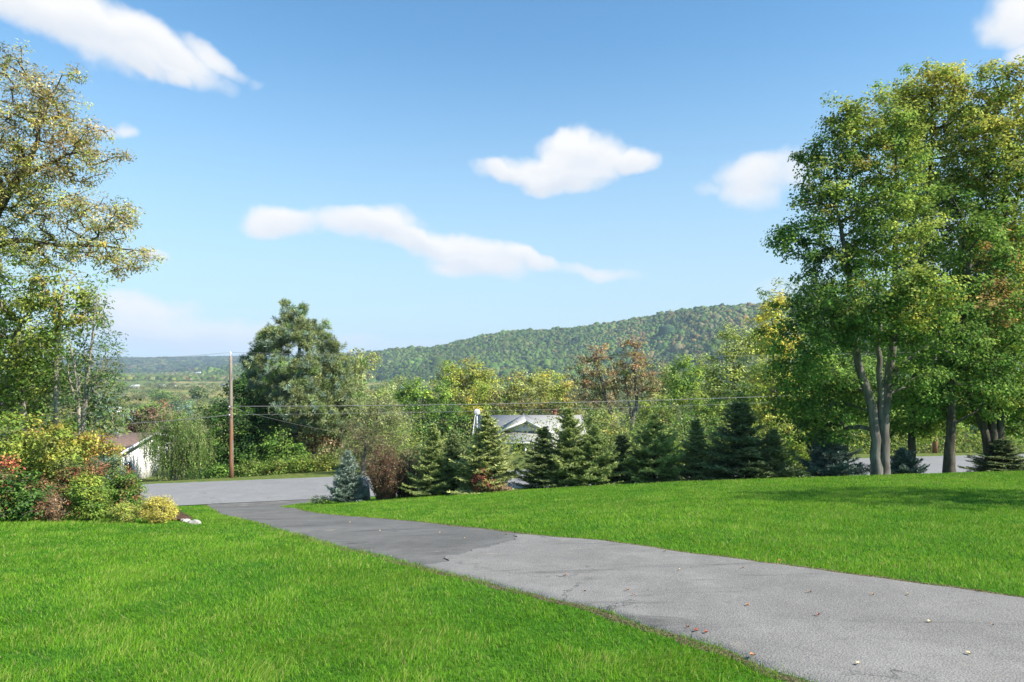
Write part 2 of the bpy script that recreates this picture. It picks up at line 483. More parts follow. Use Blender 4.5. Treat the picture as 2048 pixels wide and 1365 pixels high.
nrm = np.gradient(RL, axis=0); nrm /= np.linalg.norm(nrm, axis=1, keepdims=True); nrm = np.stack([-nrm[:, 1], nrm[:, 0]], 1)
cr = np.linspace(-RHW, RHW, 7)
RLf = RL[:, None] + nrm[:, None] * (cr[None, :, None] + (fbm(RL[:, 0] / 1.7, RL[:, 1] / 1.7, 9)[:, None] * .12 * np.sign(cr)[None] * (np.abs(cr) > 3))[..., None])
rz = RZ + .035 + .05 * (1 - (cr / RHW) ** 2)
rv = np.concatenate([RLf, np.broadcast_to(rz[None, :, None], RLf.shape[:2] + (1,))], 2).reshape(-1, 3)
n_, k_ = len(RL), len(cr)
i = (np.arange(n_ - 1)[:, None] * k_ + np.arange(k_ - 1)[None]).ravel()
tag(mesh('road', rv, np.stack([i, i + 1, i + k_ + 1, i + k_], 1), M['road'], smooth=True), kind='structure')

DL = [(370, 996), (412, 1008), (437, 1028), (560, 1061), (700, 1100), (850, 1137), (1000, 1174), (1080, 1196), (1190, 1219), (1275, 1247), (1360, 1276), (1450, 1306), (1540, 1340), (1620, 1369), (1800, 1450), (2100, 1600), (2600, 1850)]
DR = [(690, 996), (625, 1006), (560, 1014), (600, 1021), (750, 1037), (900, 1052), (1060, 1071), (1200, 1083), (1400, 1110), (1600, 1138), (1800, 1164), (2048, 1200), (2300, 1238), (2700, 1290), (3400, 1370), (4600, 1500)]
wl = np.array([hit(*p) for p in DL])[:, :2]; wr = np.array([hit(*p) for p in DR])[:, :2]
DRIVE_POLY = np.concatenate([wl, wr[::-1]])


def resamp(pts, n):
    d = np.concatenate([[0], np.cumsum(np.linalg.norm(np.diff(pts, axis=0), axis=1))])
    t_ = np.linspace(0, d[-1], n)
    return np.stack([np.interp(t_, d, pts[:, i]) for i in range(2)], 1)


def edges(L, R, seg):
    l, r = resamp(L, seg), resamp(R, seg)
    jl = fbm(l[:, 0] * 2.6, l[:, 1] * 2.6, 21) * .07; jr = fbm(r[:, 0] * 2.6, r[:, 1] * 2.6, 22) * .07
    dv = r - l; dv /= np.linalg.norm(dv, axis=1, keepdims=True) + 1e-9
    return l - dv * jl[:, None], r + dv * jr[:, None]


def loft(name, l, r, z, mat, k=14, seam=0):
    s = np.concatenate([[0, .012, .03], np.linspace(.06, .94, k - 6), [.97, .988, 1]]); seg = len(l)
    g_ = l[:, None] * (1 - s)[None, :, None] + r[:, None] * s[None, :, None]
    if seam:
        for q_ in range(6): g_[q_] += ((g_[12] - g_[0]) / np.linalg.norm(g_[12] - g_[0], axis=1, keepdims=True)) * ((fbm(s * 14, s * 0 + 3, 5) * .30 - .05) * (1 - q_ / 6) ** 1.5)[:, None]
    z_ = H(g_[..., 0], g_[..., 1]) + z - np.where((s == 0) | (s == 1), .035, np.where((s < .02) | (s > .98), .010, 0))[None]
    V = np.concatenate([g_, z_[..., None]], 2).reshape(-1, 3)
    i = (np.arange(seg - 1)[:, None] * k + np.arange(k - 1)[None]).ravel()
    return mesh(name, V, np.stack([i, i + 1, i + k + 1, i + k], 1), mat, smooth=True)


seamL, seamR = 5, 6
e1 = edges(wl[:seamL + 2], wr[:seamR + 2], 160); e2 = edges(wl[seamL:], wr[seamR:], 260)
e0 = edges(wl[:seamL + 1], wr[:seamR + 1], 140); DRIVE_POLY = np.concatenate([e0[0][:-1:2], e2[0][::2], e2[1][::-2], e0[1][-2::-2]])
tag(loft('driveway', *e1, .012, M['drive_old']), kind='structure')
tag(loft('driveway', *e2, .024, M['drive_new'], 60, True), kind='structure')
for ed, sg in ((e2[0], 1), (e2[1], -1), (e0[0], 1), (e0[1], -1)):
    d_ = np.gradient(ed, axis=0); d_ /= np.linalg.norm(d_, axis=1, keepdims=True) + 1e-9; nn_ = np.stack([-d_[:, 1], d_[:, 0]], 1) * sg
    wv_ = (.09 + .10 * np.clip(fbm(ed[:, 0] * 3.3, ed[:, 1] * 3.3, 71) + .25, 0, 1))[:, None]
    mid_ = (e2[0].mean(0) if len(ed) == len(e2[0]) else e0[0].mean(0)); oth = (e2[1] if len(ed) == len(e2[0]) else e0[1]) if sg > 0 else (e2[0] if len(ed) == len(e2[0]) else e0[0])
    inw = oth - ed; fl = np.sign((inw * nn_).sum(1)).mean(); nn_ = -nn_ * (1 if fl > 0 else -1)
    g_ = np.stack([ed - nn_ * .10, ed + nn_ * wv_ * .5, ed + nn_ * wv_], 1); z_ = H(g_[..., 0], g_[..., 1]) + np.array([-.012, .010, -.004])
    V = np.concatenate([g_, z_[..., None]], 2).reshape(-1, 3); i = (np.arange(len(ed) - 1)[:, None] * 3 + np.arange(2)[None]).ravel()
    tag(mesh('soil_edge', V, np.stack([i, i + 1, i + 4, i + 3], 1), M['soil'], smooth=True), kind='structure')

# mulch bed on the left
BED = [(-420, 1055), (-100, 1036), (0, 1030), (100, 1026), (180, 1028), (240, 1034), (320, 1042), (385, 1047), (396, 1040), (372, 1027), (350, 1018), (300, 1010), (200, 1002), (60, 1000), (-400, 1000)]
bw = np.array([hit(*p)[:2] for p in BED])
BED_POLY = bw
xs = np.linspace(bw[:, 0].min(), bw[:, 0].max(), 130); ys = np.linspace(bw[:, 1].min(), bw[:, 1].max(), 110)
BX, BY = np.meshgrid(xs, ys); ins = inpoly(BX.ravel(), BY.ravel(), bw).reshape(BX.shape)
BZ = H(BX, BY) + .05 + .03 * fbm(BX * 5, BY * 5, 4)
i = (np.arange(len(ys) - 1)[:, None] * len(xs) + np.arange(len(xs) - 1)[None]); ok = (ins[:-1, :-1] & ins[1:, :-1] & ins[:-1, 1:] & ins[1:, 1:])
i = i[ok]; nx = len(xs)
tag(mesh('mulch_bed', np.stack([BX.ravel(), BY.ravel(), BZ.ravel()], 1), np.stack([i, i + 1, i + nx + 1, i + nx], 1), M['mulch'], smooth=True), kind='structure')

# ------------------------------------------------------------------ grass blades
def grass(name, label, y0, y1, dens, p, hgt, wid, seed, cond=None, cexp=0.0, tint=None, xpad=1.15):
    r = np.random.default_rng(seed)
    bands = np.geomspace(y0, y1, 40); xs_, ys_ = [], []
    for a_, b in zip(bands[:-1], bands[1:]):
        m2 = (a_ + b) / 2; half = .78 * m2 * xpad + 1
        n = int(dens * (5 / m2) ** p * (b - a_) * 2 * half)
        xs_.append(r.uniform(-half, half, n)); ys_.append(r.uniform(a_, b, n))
    x = np.concatenate(xs_); y = np.concatenate(ys_)
    jx = x + r.normal(0, .045, len(x)); jy = y + r.normal(0, .045, len(x)); keep = ~inpoly(jx, jy, DRIVE_POLY) & (np.abs(road_d(x, y)) > RHW + .02) & ~inpoly(x, y, BED_POLY)
    if cond is not None: keep &= cond(x, y)
    x, y = x[keep], y[keep]; n = len(x); z = H(x, y)
    sc = (y / 5) ** .55
    big = fbm(x * .35, y * .35, 31); sm = fbm(x * 1.6, y * 1.6, 35)
    h = hgt * r.uniform(.55, 1.3, n) * (1 + .4 * sm + .5 * fbm(x * 7, y * 5, 91)) * sc ** .2
    wd = wid * r.uniform(.7, 1.3, n) * sc
    an = r.uniform(0, 2 * math.pi, n); lean = r.normal(0, .42, (n, 2)) * h[:, None] + np.stack([sm, fbm(x * 1.6, y * 1.6, 44)], 1) * h[:, None] * .9
    s = np.stack([np.cos(an) * wd / 2, np.sin(an) * wd / 2, np.zeros(n)], 1)
    b0 = np.stack([x, y, z - .004], 1)
    mid = b0 + np.concatenate([lean * .35, (h * .6)[:, None]], 1); top = b0 + np.concatenate([lean * 1.1, h[:, None]], 1)
    V = np.stack([b0 - s, b0 + s, mid - s * .8, mid + s * .8, top], 1).reshape(-1, 3)
    i = np.arange(n) * 5
    c1, c2, c3, c4 = tint or ((.105, .27, .016), (.18, .37, .022), (.36, .42, .10), (.040, .14, .016))
    hf = fbm(x * 7, y * 5, 91); k1 = np.clip(.5 + big * .9 + hf * .7 + sm * .4 + r.normal(0, .25, n), 0, 1)[:, None]
    col = np.array(c1) * (1 - k1) + np.array(c2) * k1
    yk = (r.random(n) < np.clip(.16 + .35 * sm, .03, .5))[:, None]
    col = np.where(yk, np.array(c3) * r.uniform(.7, 1.15, (n, 1)), col)
    dk = (r.random(n) < np.clip(.22 - .7 * sm, .05, .65))[:, None]
    col = np.where(dk, np.array(c4), col); dry = (r.random(n) < .022)[:, None]; col = np.where(dry, np.array((.34, .30, .14)), col)
    cc = np.repeat(col, 5, 0)
    return tag(mesh(name, V, [np.stack([i, i + 1, i + 3, i + 2], 1), np.stack([i + 2, i + 3, i + 4], 1)], M['blade'], col=cc), label, 'grass', kind='stuff')


grass('lawn_grass', 'bright green mown lawn grass on both sides of the driveway', 2.8, 40, 4700, 1.45, .044, .0042, 3)
# ------------------------------------------------------------------ leaf and branch machinery
def leaves(pos, nrm_, size, aspect, col, r, droop=.3, fold=.18):
    n = len(pos)
    nrm_ = nrm_ / (np.linalg.norm(nrm_, axis=1, keepdims=True) + 1e-9)
    d = r.normal(0, 1, (n, 3)); d[:, 2] -= droop
    d -= nrm_ * (d * nrm_).sum(1, keepdims=True); d /= np.linalg.norm(d, axis=1, keepdims=True) + 1e-9
    s = np.cross(nrm_, d)
    L = (size * r.uniform(.65, 1.25, n))[:, None]; W = L * aspect
    m2 = pos + d * L * .45
    V = np.stack([pos, m2 + s * W * .5 + nrm_ * W * fold, pos + d * L, m2 - s * W * .5 + nrm_ * W * fold], 1).reshape(-1, 3)
    i = np.arange(n) * 4
    return V, np.stack([i, i + 1, i + 2, i + 3], 1), np.repeat(col, 4, 0)


def pick(pal, n, r, spread=.12):
    """pal: list of (weight, colour)"""
    wts = np.array([p[0] for p in pal], float); wts /= wts.sum()
    c = np.array([p[1] for p in pal])[r.choice(len(pal), n, p=wts)]
    return c


G = dict(green=(.055, .122, .022), mid=(.090, .155, .028), light=(.13, .20, .035), yg=(.225, .25, .045), yellow=(.33, .30, .05), gold=(.30, .23, .05),
         orange=(.33, .18, .07), red=(.28, .055, .05), rust=(.22, .11, .06), olive=(.13, .14, .05), pale=(.20, .23, .10), dark=(.022, .052, .018),
         deep=(.012, .03, .012), blue=(.055, .095, .070), silver=(.12, .17, .15), brown=(.15, .10, .065), burg=(.09, .035, .04), tan=(.24, .20, .12), straw=(.38, .31, .17))


def pal(*a_):
    return [(a_[i], G[a_[i + 1]]) for i in range(0, len(a_), 2)]


def shell_points(c, rad, n, r, inner=.35):
    u = r.normal(0, 1, (n, 3)); u /= np.linalg.norm(u, axis=1, keepdims=True)
    rr = (inner ** 3 + (1 - inner ** 3) * r.random(n)) ** (1 / 3)
    rr = rr * (1 + .16 * r.normal(0, 1, n).clip(-1.5, 1.5))
    return c + u * rad * rr[:, None], u


def tree(name, label, cat, Y, lobes, cr=.7, ls=.16, dens=2.3, q=4.5, palette=None, trunk=None, base=None, seed=1, mode='leaf',
         aspect=.7, tr=.22, bark='bark', group=None, up=.55, zone=None, wander=.35, stems=None, vary=.25, twig=.012, mat='leaf', show_trunk=True, strand=1.6, feather=0.1):
    """lobes (px, py, rx, ry[, dY[, density]]) in photo pixels at depth Y. trunk: list of stems [(px, py, radius_m[, dY]), ...]"""
    r = np.random.default_rng(seed)
    lc = [P(l[0], l[1], Y + (l[4] if len(l) > 4 else 0)) for l in lobes]
    if trunk is None:
        bx = base if base is not None else np.mean([l[0] for l in lobes])
        X = (bx - 1024) / F * Y; z0 = float(H(X, Y))
        top = max(c[2] for c in lc); cx = np.mean([c[0] for c in lc])
        n = 7; st = []
        for i in range(n):
            t_ = i / (n - 1)
            st.append((X + (cx - X) * t_ * t_ + r.normal(0, .12) * (0 < t_), Y + r.normal(0, .12) * (t_ > 0), z0 + (top - z0) * t_ * .93, tr * (1 - .75 * t_)))
        stemw = [np.array(st)]
    else:
        stemw = []
        for st in trunk:
            a_ = []
            for s in st:
                p_ = P(s[0], s[1], Y + (s[3] if len(s) > 3 else 0)); a_.append((*p_, s[2]))
            stemw.append(np.array(a_))
    b = stemw[0][0, :3].copy(); gz = float(H(b[0], b[1]))
    for s in stemw:
        if abs(s[0, 2] - gz) < 1.2: s[0, 2] = gz
    b[2] = gz if abs(stemw[0][0, 2] - gz) < 1.2 else stemw[0][0, 2]
    root = empty(name, b, label, cat, group)
    # clusters
    cl, clu, cll = [], [], []
    for li, l in enumerate(lobes):
        rx = l[2] / F * Y; rz_ = l[3] / F * Y; ry = min(max((rx + rz_) / 2, rx * .7), rx * 1.1)
        dn = dens * (l[5] if len(l) > 5 else 1)
        n = max(5, int(dn * math.pi * rx * rz_ / cr ** 2))
        p_, u = shell_points(lc[li], np.array([rx, ry, rz_]), n, r)
        if feather:
            kx = r.random(n) < feather; p_[kx] = lc[li] + (p_[kx] - lc[li]) * r.uniform(1.08, 1.38, (kx.sum(), 1))
        cl.append(p_); clu.append(u); cll.append(np.full(n, li))
    cl = np.concatenate(cl); clu = np.concatenate(clu); cll = np.concatenate(cll)
    gh = H(cl[:, 0], cl[:, 1]); k = cl[:, 2] > gh + min(.15, .3 * cr); cl, clu, cll = cl[k], clu[k], cll[k]
    # skeleton: every cluster is reached from the nearest existing wood
    nodes, par, rad0 = [], [], []
    paths = []
    for s in stemw:
        seg = np.linalg.norm(np.diff(s[:, :3], axis=0), axis=1); d = np.concatenate([[0], np.cumsum(seg)])
        m2 = max(3, int(d[-1] / max(.35, cr * .6))); t_ = np.linspace(0, d[-1], m2)
        pp = np.stack([np.interp(t_, d, s[:, j]) for j in range(4)], 1)
        kk = np.ones(3) / 3
        if m2 > 4:
            for j in range(3): pp[1:-1, j] = np.convolve(pp[:, j], kk, 'same')[1:-1]
        pp[1:, :3] += r.normal(0, .03 * min(1, cr), (m2 - 1, 3))
        i0 = len(nodes)
        for j in range(m2): nodes.append(pp[j, :3]); par.append(i0 + j - 1 if j else -1); rad0.append(pp[j, 3])
        paths.append(list(range(i0, i0 + m2)))
    nst = len(nodes); ntr = len(paths)
    low = int(nst * 0.0)
    NB = np.array(nodes)
    dd = np.array([np.min(np.linalg.norm(NB - c, axis=1)) for c in cl]); order = np.argsort(dd)
    cap = nst + len(cl) * 14 + 10; A = np.zeros((cap, 3)); A[:nst] = NB; na = nst
    tips = []
    for ci in order:
        c = cl[ci]; dv = c - A[:na]; dist = np.linalg.norm(dv, axis=1)
        cost = dist + .55 * np.maximum(0, A[:na, 2] - c[2] + .15 * dist) 
        # keep boughs off the bare lower stem
        j = int(np.argmin(cost)); L = dist[j]; m2 = int(min(12, max(1, round(L / (cr * 1.1)))))
        pth = [j]; p0 = A[j].copy(); side = r.normal(0, 1, 3) * wander * .22 * L
        for q_ in range(1, m2 + 1):
            t_ = q_ / m2; p_ = p0 + (c - p0) * t_ + side * math.sin(math.pi * t_) + np.array([0, 0, .10 * L * math.sin(math.pi * t_)])
            A[na] = p_; par.append(pth[-1]); rad0.append(0); pth.append(na); na += 1
        paths.append(pth); tips.append(pth[-1])
    cnt = np.zeros(na)
    for t_ in tips: cnt[t_] += 1
    for i in range(na - 1, nst - 1, -1): cnt[par[i]] += cnt[i]
    R_ = np.array(rad0[:na], float)
    for i in range(nst, na): R_[i] = min(twig * max(cnt[i], 1) ** .5, R_[par[i]] * .92)
    TV, TQ, off = [], [], 0
    for pi_, pth in enumerate(paths):
        pp = A[pth]; rr = R_[pth].copy()
        if pi_ >= ntr: rr[0] = rr[1]; 
        if len(pp) < 2: continue
        kk = 9 if pi_ < ntr else (5 if rr[0] > .03 else 3)
        if pi_ < ntr and abs(pp[0, 2] - gz) < .3: rr[0] *= 1.15; 
        v, qd = tube(pp, rr, kk); TV.append(v - b); TQ.append(qd + off); off += len(v)
    if show_trunk: mesh('trunk', np.concatenate(TV), np.concatenate(TQ), M[bark], root, smooth=True)
    # foliage
    nl = max(4, int(q * cr * cr / (ls * ls)))
    if mode == 'willow':
        ns = 5; seg = max(4, int(strand / (ls * .55)))
        s0 = np.repeat(cl, ns, 0) + r.normal(0, cr * .45, (len(cl) * ns, 3)); ln = strand * r.uniform(.5, 1.2, len(s0))
        t_ = np.arange(seg) / seg
        pos = s0[:, None] + np.stack([np.cumsum(r.normal(0, .02, (len(s0), seg)), 1), np.cumsum(r.normal(0, .02, (len(s0), seg)), 1), -t_[None] * ln[:, None]], 2)
        pos = pos.reshape(-1, 3); ci = np.repeat(np.repeat(np.arange(len(cl)), ns), seg)
        k = pos[:, 2] > H(pos[:, 0], pos[:, 1]) + .1; pos, ci = pos[k], ci[k]
        nn = clu[ci] * .5 + r.normal(0, .7, pos.shape); dr = 4
    elif mode == 'tuft':
        nt = max(3, int(q * .9)); tc_ = np.repeat(cl, nt, 0) + r.normal(0, cr * .33, (len(cl) * nt, 3)); kn = 22
        ci = np.repeat(np.repeat(np.arange(len(cl)), nt), kn)
        pos = np.repeat(tc_, kn, 0); n = len(pos)
        dirn = r.normal(0, 1, (n, 3)) + clu[ci] * .6 + np.array([0, 0, .8]); dirn /= np.linalg.norm(dirn, axis=1, keepdims=True)
        s = np.cross(dirn, r.normal(0, 1, (n, 3))); s /= np.linalg.norm(s, axis=1, keepdims=True)
        L = (ls * r.uniform(.7, 1.3, n))[:, None]; W = ls * aspect
        V = np.stack([pos - s * W * .3, pos + s * W * .3, pos + dirn * L + s * W * .5, pos + dirn * L - s * W * .5], 1)
    else:
        ci = np.repeat(np.arange(len(cl)), nl); n = len(ci)
        off3 = r.normal(0, 1, (n, 3)); off3 /= np.linalg.norm(off3, axis=1, keepdims=True); off3 *= (r.random(n) ** .5)[:, None]
        csz = cr * r.uniform(.65, 1.25, len(cl))
        pos = cl[ci] + off3 * csz[ci][:, None] * np.array([1, 1, .62])
        nn = off3 * .55 + clu[ci] * .35 + np.array([0, 0, up]) + r.normal(0, .42, (n, 3)); dr = .5
        k = pos[:, 2] > H(pos[:, 0], pos[:, 1]) + .03; pos, nn, ci = pos[k], nn[k], ci[k]
    # colours: one pick per cluster, neighbours alike, some jitter per leaf
    pl = palette or pal(3, 'green', 2, 'mid')
    cc = pick(pl, len(cl), r)
    if zone is not None:
        wpx = 1024 + cl[:, 0] / cl[:, 1] * F; wpy = HY - cl[:, 2] / cl[:, 1] * F
        for (zx, zy, zr, zp, zk) in zone:
            wgt = np.exp(-(((wpx - zx) ** 2 + (wpy - zy) ** 2) / zr ** 2)) * zk > r.random(len(cl))
            z2 = pick(zp, len(cl), r); cc = np.where(wgt[:, None], z2, cc)
    mean = sum(p_[0] * np.array(p_[1]) for p_ in pl) / sum(p_[0] for p_ in pl)
    cc = (cc * .68 + mean * .32) * np.exp(r.normal(0, vary * .6, (len(cl), 1))) * (1.75 if Y < 60 else 2.1)
    lc_ = cc[ci] * np.exp(r.normal(0, vary, (len(ci), 1))); mixk = (r.random(len(ci)) < .12)[:, None]
    lc_ = np.where(mixk, pick(pl, len(ci), r), lc_)
    if mode == 'tuft':
        i = np.arange(len(pos)) * 4
        mesh('crown', V.reshape(-1, 3) - b, np.stack([i, i + 1, i + 2, i + 3], 1), M['needle'], root, col=np.repeat(lc_, 4, 0))
    else:
        V, Qd, cl4 = leaves(pos, nn, ls, aspect, lc_, r, dr)
        mesh('crown', V - b, Qd, M[mat], root, col=cl4)
    return root


def shrub(name, label, px, py, Y, rx, ry, palette, ls=.06, cr=.16, dens=3, q=4, seed=1, group=None, cat='shrub', zone=None, aspect=.55, lobes=None, **k):
    """a bush whose foot is near (px, py+ry)"""
    r = np.random.default_rng(seed + 500)
    X_ = (px - 1024) / F * Y; gpy = HY - float(H(X_, Y)) / Y * F
    if lobes is not None: lobes = list(lobes) + [(px, (py + gpy) / 2, rx * .75, max(4, (gpy - py) / 2 + 3))]
    elif gpy > py + ry: py, ry = (py - ry + gpy) / 2, (gpy - py + ry) / 2
    if lobes is None:
        lobes = [(px, py, rx * .72, ry * .8), (px, py + ry * .6, rx * .85, ry * .42)]
        for a_ in range(6):
            an = a_ / 6 * 2 * math.pi + r.uniform(-.3, .3)
            lobes.append((px + math.cos(an) * rx * .55, py - math.sin(an) * ry * .38, rx * .42, ry * .5, math.sin(an * 2 + 1) * rx / F * Y * .5))
    return tree(name, label, cat, Y, lobes, cr, ls, dens, q, palette, seed=seed, group=group, zone=zone, aspect=aspect, tr=.05, twig=.005, base=px, **k)


# ------------------------------------------------------------------ spruces
def spruce_mesh(hh, Rr, seed, c_in, c_out, gap=1.0):
    r = np.random.default_rng(seed); TV, TQ, off = [], [], 0
    tr_ = np.array([[r.normal(0, .01) * i, r.normal(0, .01) * i, hh * i / 8] for i in range(9)]); rr = np.linspace(.018 * hh + .01, .006, 9)
    v, q_ = tube(tr_, rr, 8); TV.append(v); TQ.append(q_); off += len(v)
    qs = []
    nb = int(30 * hh * gap)
    for i in range(nb):
        z = hh * (.04 + .95 * (i / nb) ** 1.05) + r.normal(0, .02)
        f = 1 - z / hh
        L = max(.10, Rr * (f ** .92) * r.uniform(.45, 1.3) + .06)
        an = i * 2.39996 + r.normal(0, .25); L *= 1 + .34 * math.sin(2 * an + 4.1 * z / hh * 3 + seed) * math.sin(an + 9 * z / hh + 2 * seed); L = min(L, Rr * (1.02 * f ** .8 + .06) + .05); el0 = math.radians(14 + 44 * (z / hh) ** 1.3 + r.normal(0, 13)); k = 6
        t_ = np.linspace(0, 1, k)
        hr = L * t_ * math.cos(el0); vz = L * t_ * math.sin(el0) - .12 * L * np.sin(t_ * 2.2) + .16 * L * t_ ** 3
        pts = np.stack([np.cos(an) * hr, np.sin(an) * hr, z + vz], 1)
        v, q_ = tube(pts, np.linspace(.011 + .008 * L, .003, k), 4); TV.append(v); TQ.append(q_ + off); off += len(v)
        side = np.array([-math.sin(an), math.cos(an), 0])
        m2 = int(5 + L * 13); ts = np.linspace(.12, 1, m2)
        for tt in ts:
            p_ = np.array([np.interp(tt, t_, pts[:, j]) for j in range(3)])
            fw = pts[-1] - pts[-2]; fw /= np.linalg.norm(fw)
            for sg in (-1, 1):
                tl = (.42 * L * (1 - tt) ** .8 + .07) * r.uniform(.7, 1.2)
                d = fw * .75 + side * sg * .85 + np.array([0, 0, r.normal(-.05, .16)]); d /= np.linalg.norm(d)
                qs.append((p_, d, tl, tt))
            if tt > .9: qs.append((p_, fw, .1, 1))
    p_ = np.array([a_[0] for a_ in qs]); d = np.array([a_[1] for a_ in qs]); tl = np.array([a_[2] for a_ in qs]); tt = np.array([a_[3] for a_ in qs])
    ns = np.maximum(2, (tl / .055).astype(int)); idx = np.repeat(np.arange(len(qs)), ns)
    s_ = np.concatenate([np.arange(n_) / n_ for n_ in ns]); n = len(idx)
    pos = p_[idx] + d[idx] * (s_ * tl[idx])[:, None] + np.array([0, 0, -1]) * (s_ ** 2 * tl[idx] * .12)[:, None]
    V, cl = [], []
    for rep in range(3):
        dn = d[idx] + r.normal(0, .55, (n, 3)); dn /= np.linalg.norm(dn, axis=1, keepdims=True)
        s = np.cross(dn, r.normal(0, 1, (n, 3))); s /= np.linalg.norm(s, axis=1, keepdims=True)
        L = r.uniform(.06, .125, n)[:, None]; Wd = .012
        V.append(np.stack([pos - s * Wd, pos + s * Wd, pos + dn * L + s * Wd * .5, pos + dn * L - s * Wd * .5], 1).reshape(-1, 3))
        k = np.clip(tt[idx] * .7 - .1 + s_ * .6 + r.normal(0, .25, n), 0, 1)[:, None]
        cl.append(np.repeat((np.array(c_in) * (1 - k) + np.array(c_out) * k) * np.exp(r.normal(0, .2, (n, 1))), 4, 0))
    V = np.concatenate(V); i = np.arange(len(V) // 4) * 4
    return np.concatenate(TV), np.concatenate(TQ), V, np.stack([i, i + 1, i + 2, i + 3], 1), np.concatenate(cl)


SPROTO = {}


def spruce(label, px, pyb, pyt, Y, wpx, kind='green', rz_=0., group='young spruces in a row on the lawn edge', name='spruce_tree'):
    """foot pixel row pyb (clamped to the ground), top row pyt, half-width in px"""
    X = (px - 1024) / F * Y; z0 = float(H(X, Y)); zt = -(pyt - 8 - HY) / F * Y; hh = zt - z0; Rr = 1.42 * wpx / F * Y
    key = kind
    if key not in SPROTO:
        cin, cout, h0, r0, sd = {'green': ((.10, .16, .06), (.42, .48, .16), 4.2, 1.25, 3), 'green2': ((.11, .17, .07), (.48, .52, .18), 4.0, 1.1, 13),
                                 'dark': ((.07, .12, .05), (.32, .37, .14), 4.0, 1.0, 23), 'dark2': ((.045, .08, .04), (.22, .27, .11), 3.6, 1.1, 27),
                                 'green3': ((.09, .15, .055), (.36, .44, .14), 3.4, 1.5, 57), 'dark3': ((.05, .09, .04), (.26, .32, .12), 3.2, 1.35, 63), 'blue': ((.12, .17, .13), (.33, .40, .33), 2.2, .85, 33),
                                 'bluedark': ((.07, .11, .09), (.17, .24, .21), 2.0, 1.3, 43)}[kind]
        SPROTO[key] = (spruce_mesh(h0, r0, sd, cin, cout, 1.9 if kind.startswith('blue') else 1.0), h0, r0, None)
    (tv, tq, V, Q, cl), h0, r0, ob = SPROTO[key]
    if ob is None:
        root = empty(name, (X, Y, z0 - .05), label, 'spruce', group)
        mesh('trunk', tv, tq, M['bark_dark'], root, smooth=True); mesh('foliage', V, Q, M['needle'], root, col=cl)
        SPROTO[key] = ((tv, tq, V, Q, cl), h0, r0, root)
    else:
        root = copy_tree(ob); root.location = (X, Y, z0 - .05); root['label'] = label; root['group'] = group
        if group is None and 'group' in root: del root['group']
    root.scale = (Rr / r0, Rr / r0, hh / h0); root.rotation_euler = (.035 * math.sin(px * 1.3), .04 * math.cos(px * .7), rz_)
    return root

# ================================================================== THINGS
# ---- young spruces along the crest of the lawn
GS = 'young spruces in a row along the far edge of the lawn'
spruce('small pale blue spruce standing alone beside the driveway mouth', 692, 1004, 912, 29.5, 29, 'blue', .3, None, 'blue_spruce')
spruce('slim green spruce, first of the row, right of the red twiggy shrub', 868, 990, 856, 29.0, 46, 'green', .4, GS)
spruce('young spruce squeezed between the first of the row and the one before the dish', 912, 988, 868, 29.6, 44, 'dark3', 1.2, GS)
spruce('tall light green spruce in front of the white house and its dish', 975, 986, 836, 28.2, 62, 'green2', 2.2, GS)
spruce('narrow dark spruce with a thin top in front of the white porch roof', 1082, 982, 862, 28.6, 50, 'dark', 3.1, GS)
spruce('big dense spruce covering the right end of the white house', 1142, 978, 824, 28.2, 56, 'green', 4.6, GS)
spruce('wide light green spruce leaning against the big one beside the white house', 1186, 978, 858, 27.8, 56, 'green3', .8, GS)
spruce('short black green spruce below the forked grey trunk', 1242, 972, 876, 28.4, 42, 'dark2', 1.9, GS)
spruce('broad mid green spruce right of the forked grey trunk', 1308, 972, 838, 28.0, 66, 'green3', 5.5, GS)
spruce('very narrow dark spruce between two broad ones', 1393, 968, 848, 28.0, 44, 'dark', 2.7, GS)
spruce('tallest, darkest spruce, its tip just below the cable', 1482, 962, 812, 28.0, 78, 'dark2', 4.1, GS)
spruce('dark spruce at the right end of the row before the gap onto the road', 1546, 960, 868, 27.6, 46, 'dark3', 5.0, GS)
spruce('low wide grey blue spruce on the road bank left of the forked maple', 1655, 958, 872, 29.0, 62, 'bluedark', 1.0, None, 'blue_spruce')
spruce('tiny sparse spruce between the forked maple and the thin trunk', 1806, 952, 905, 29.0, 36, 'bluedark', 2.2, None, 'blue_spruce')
spruce('low dark spruce under the many stemmed maple at the right', 2010, 950, 886, 29.5, 60, 'dark2', 3.3, None)

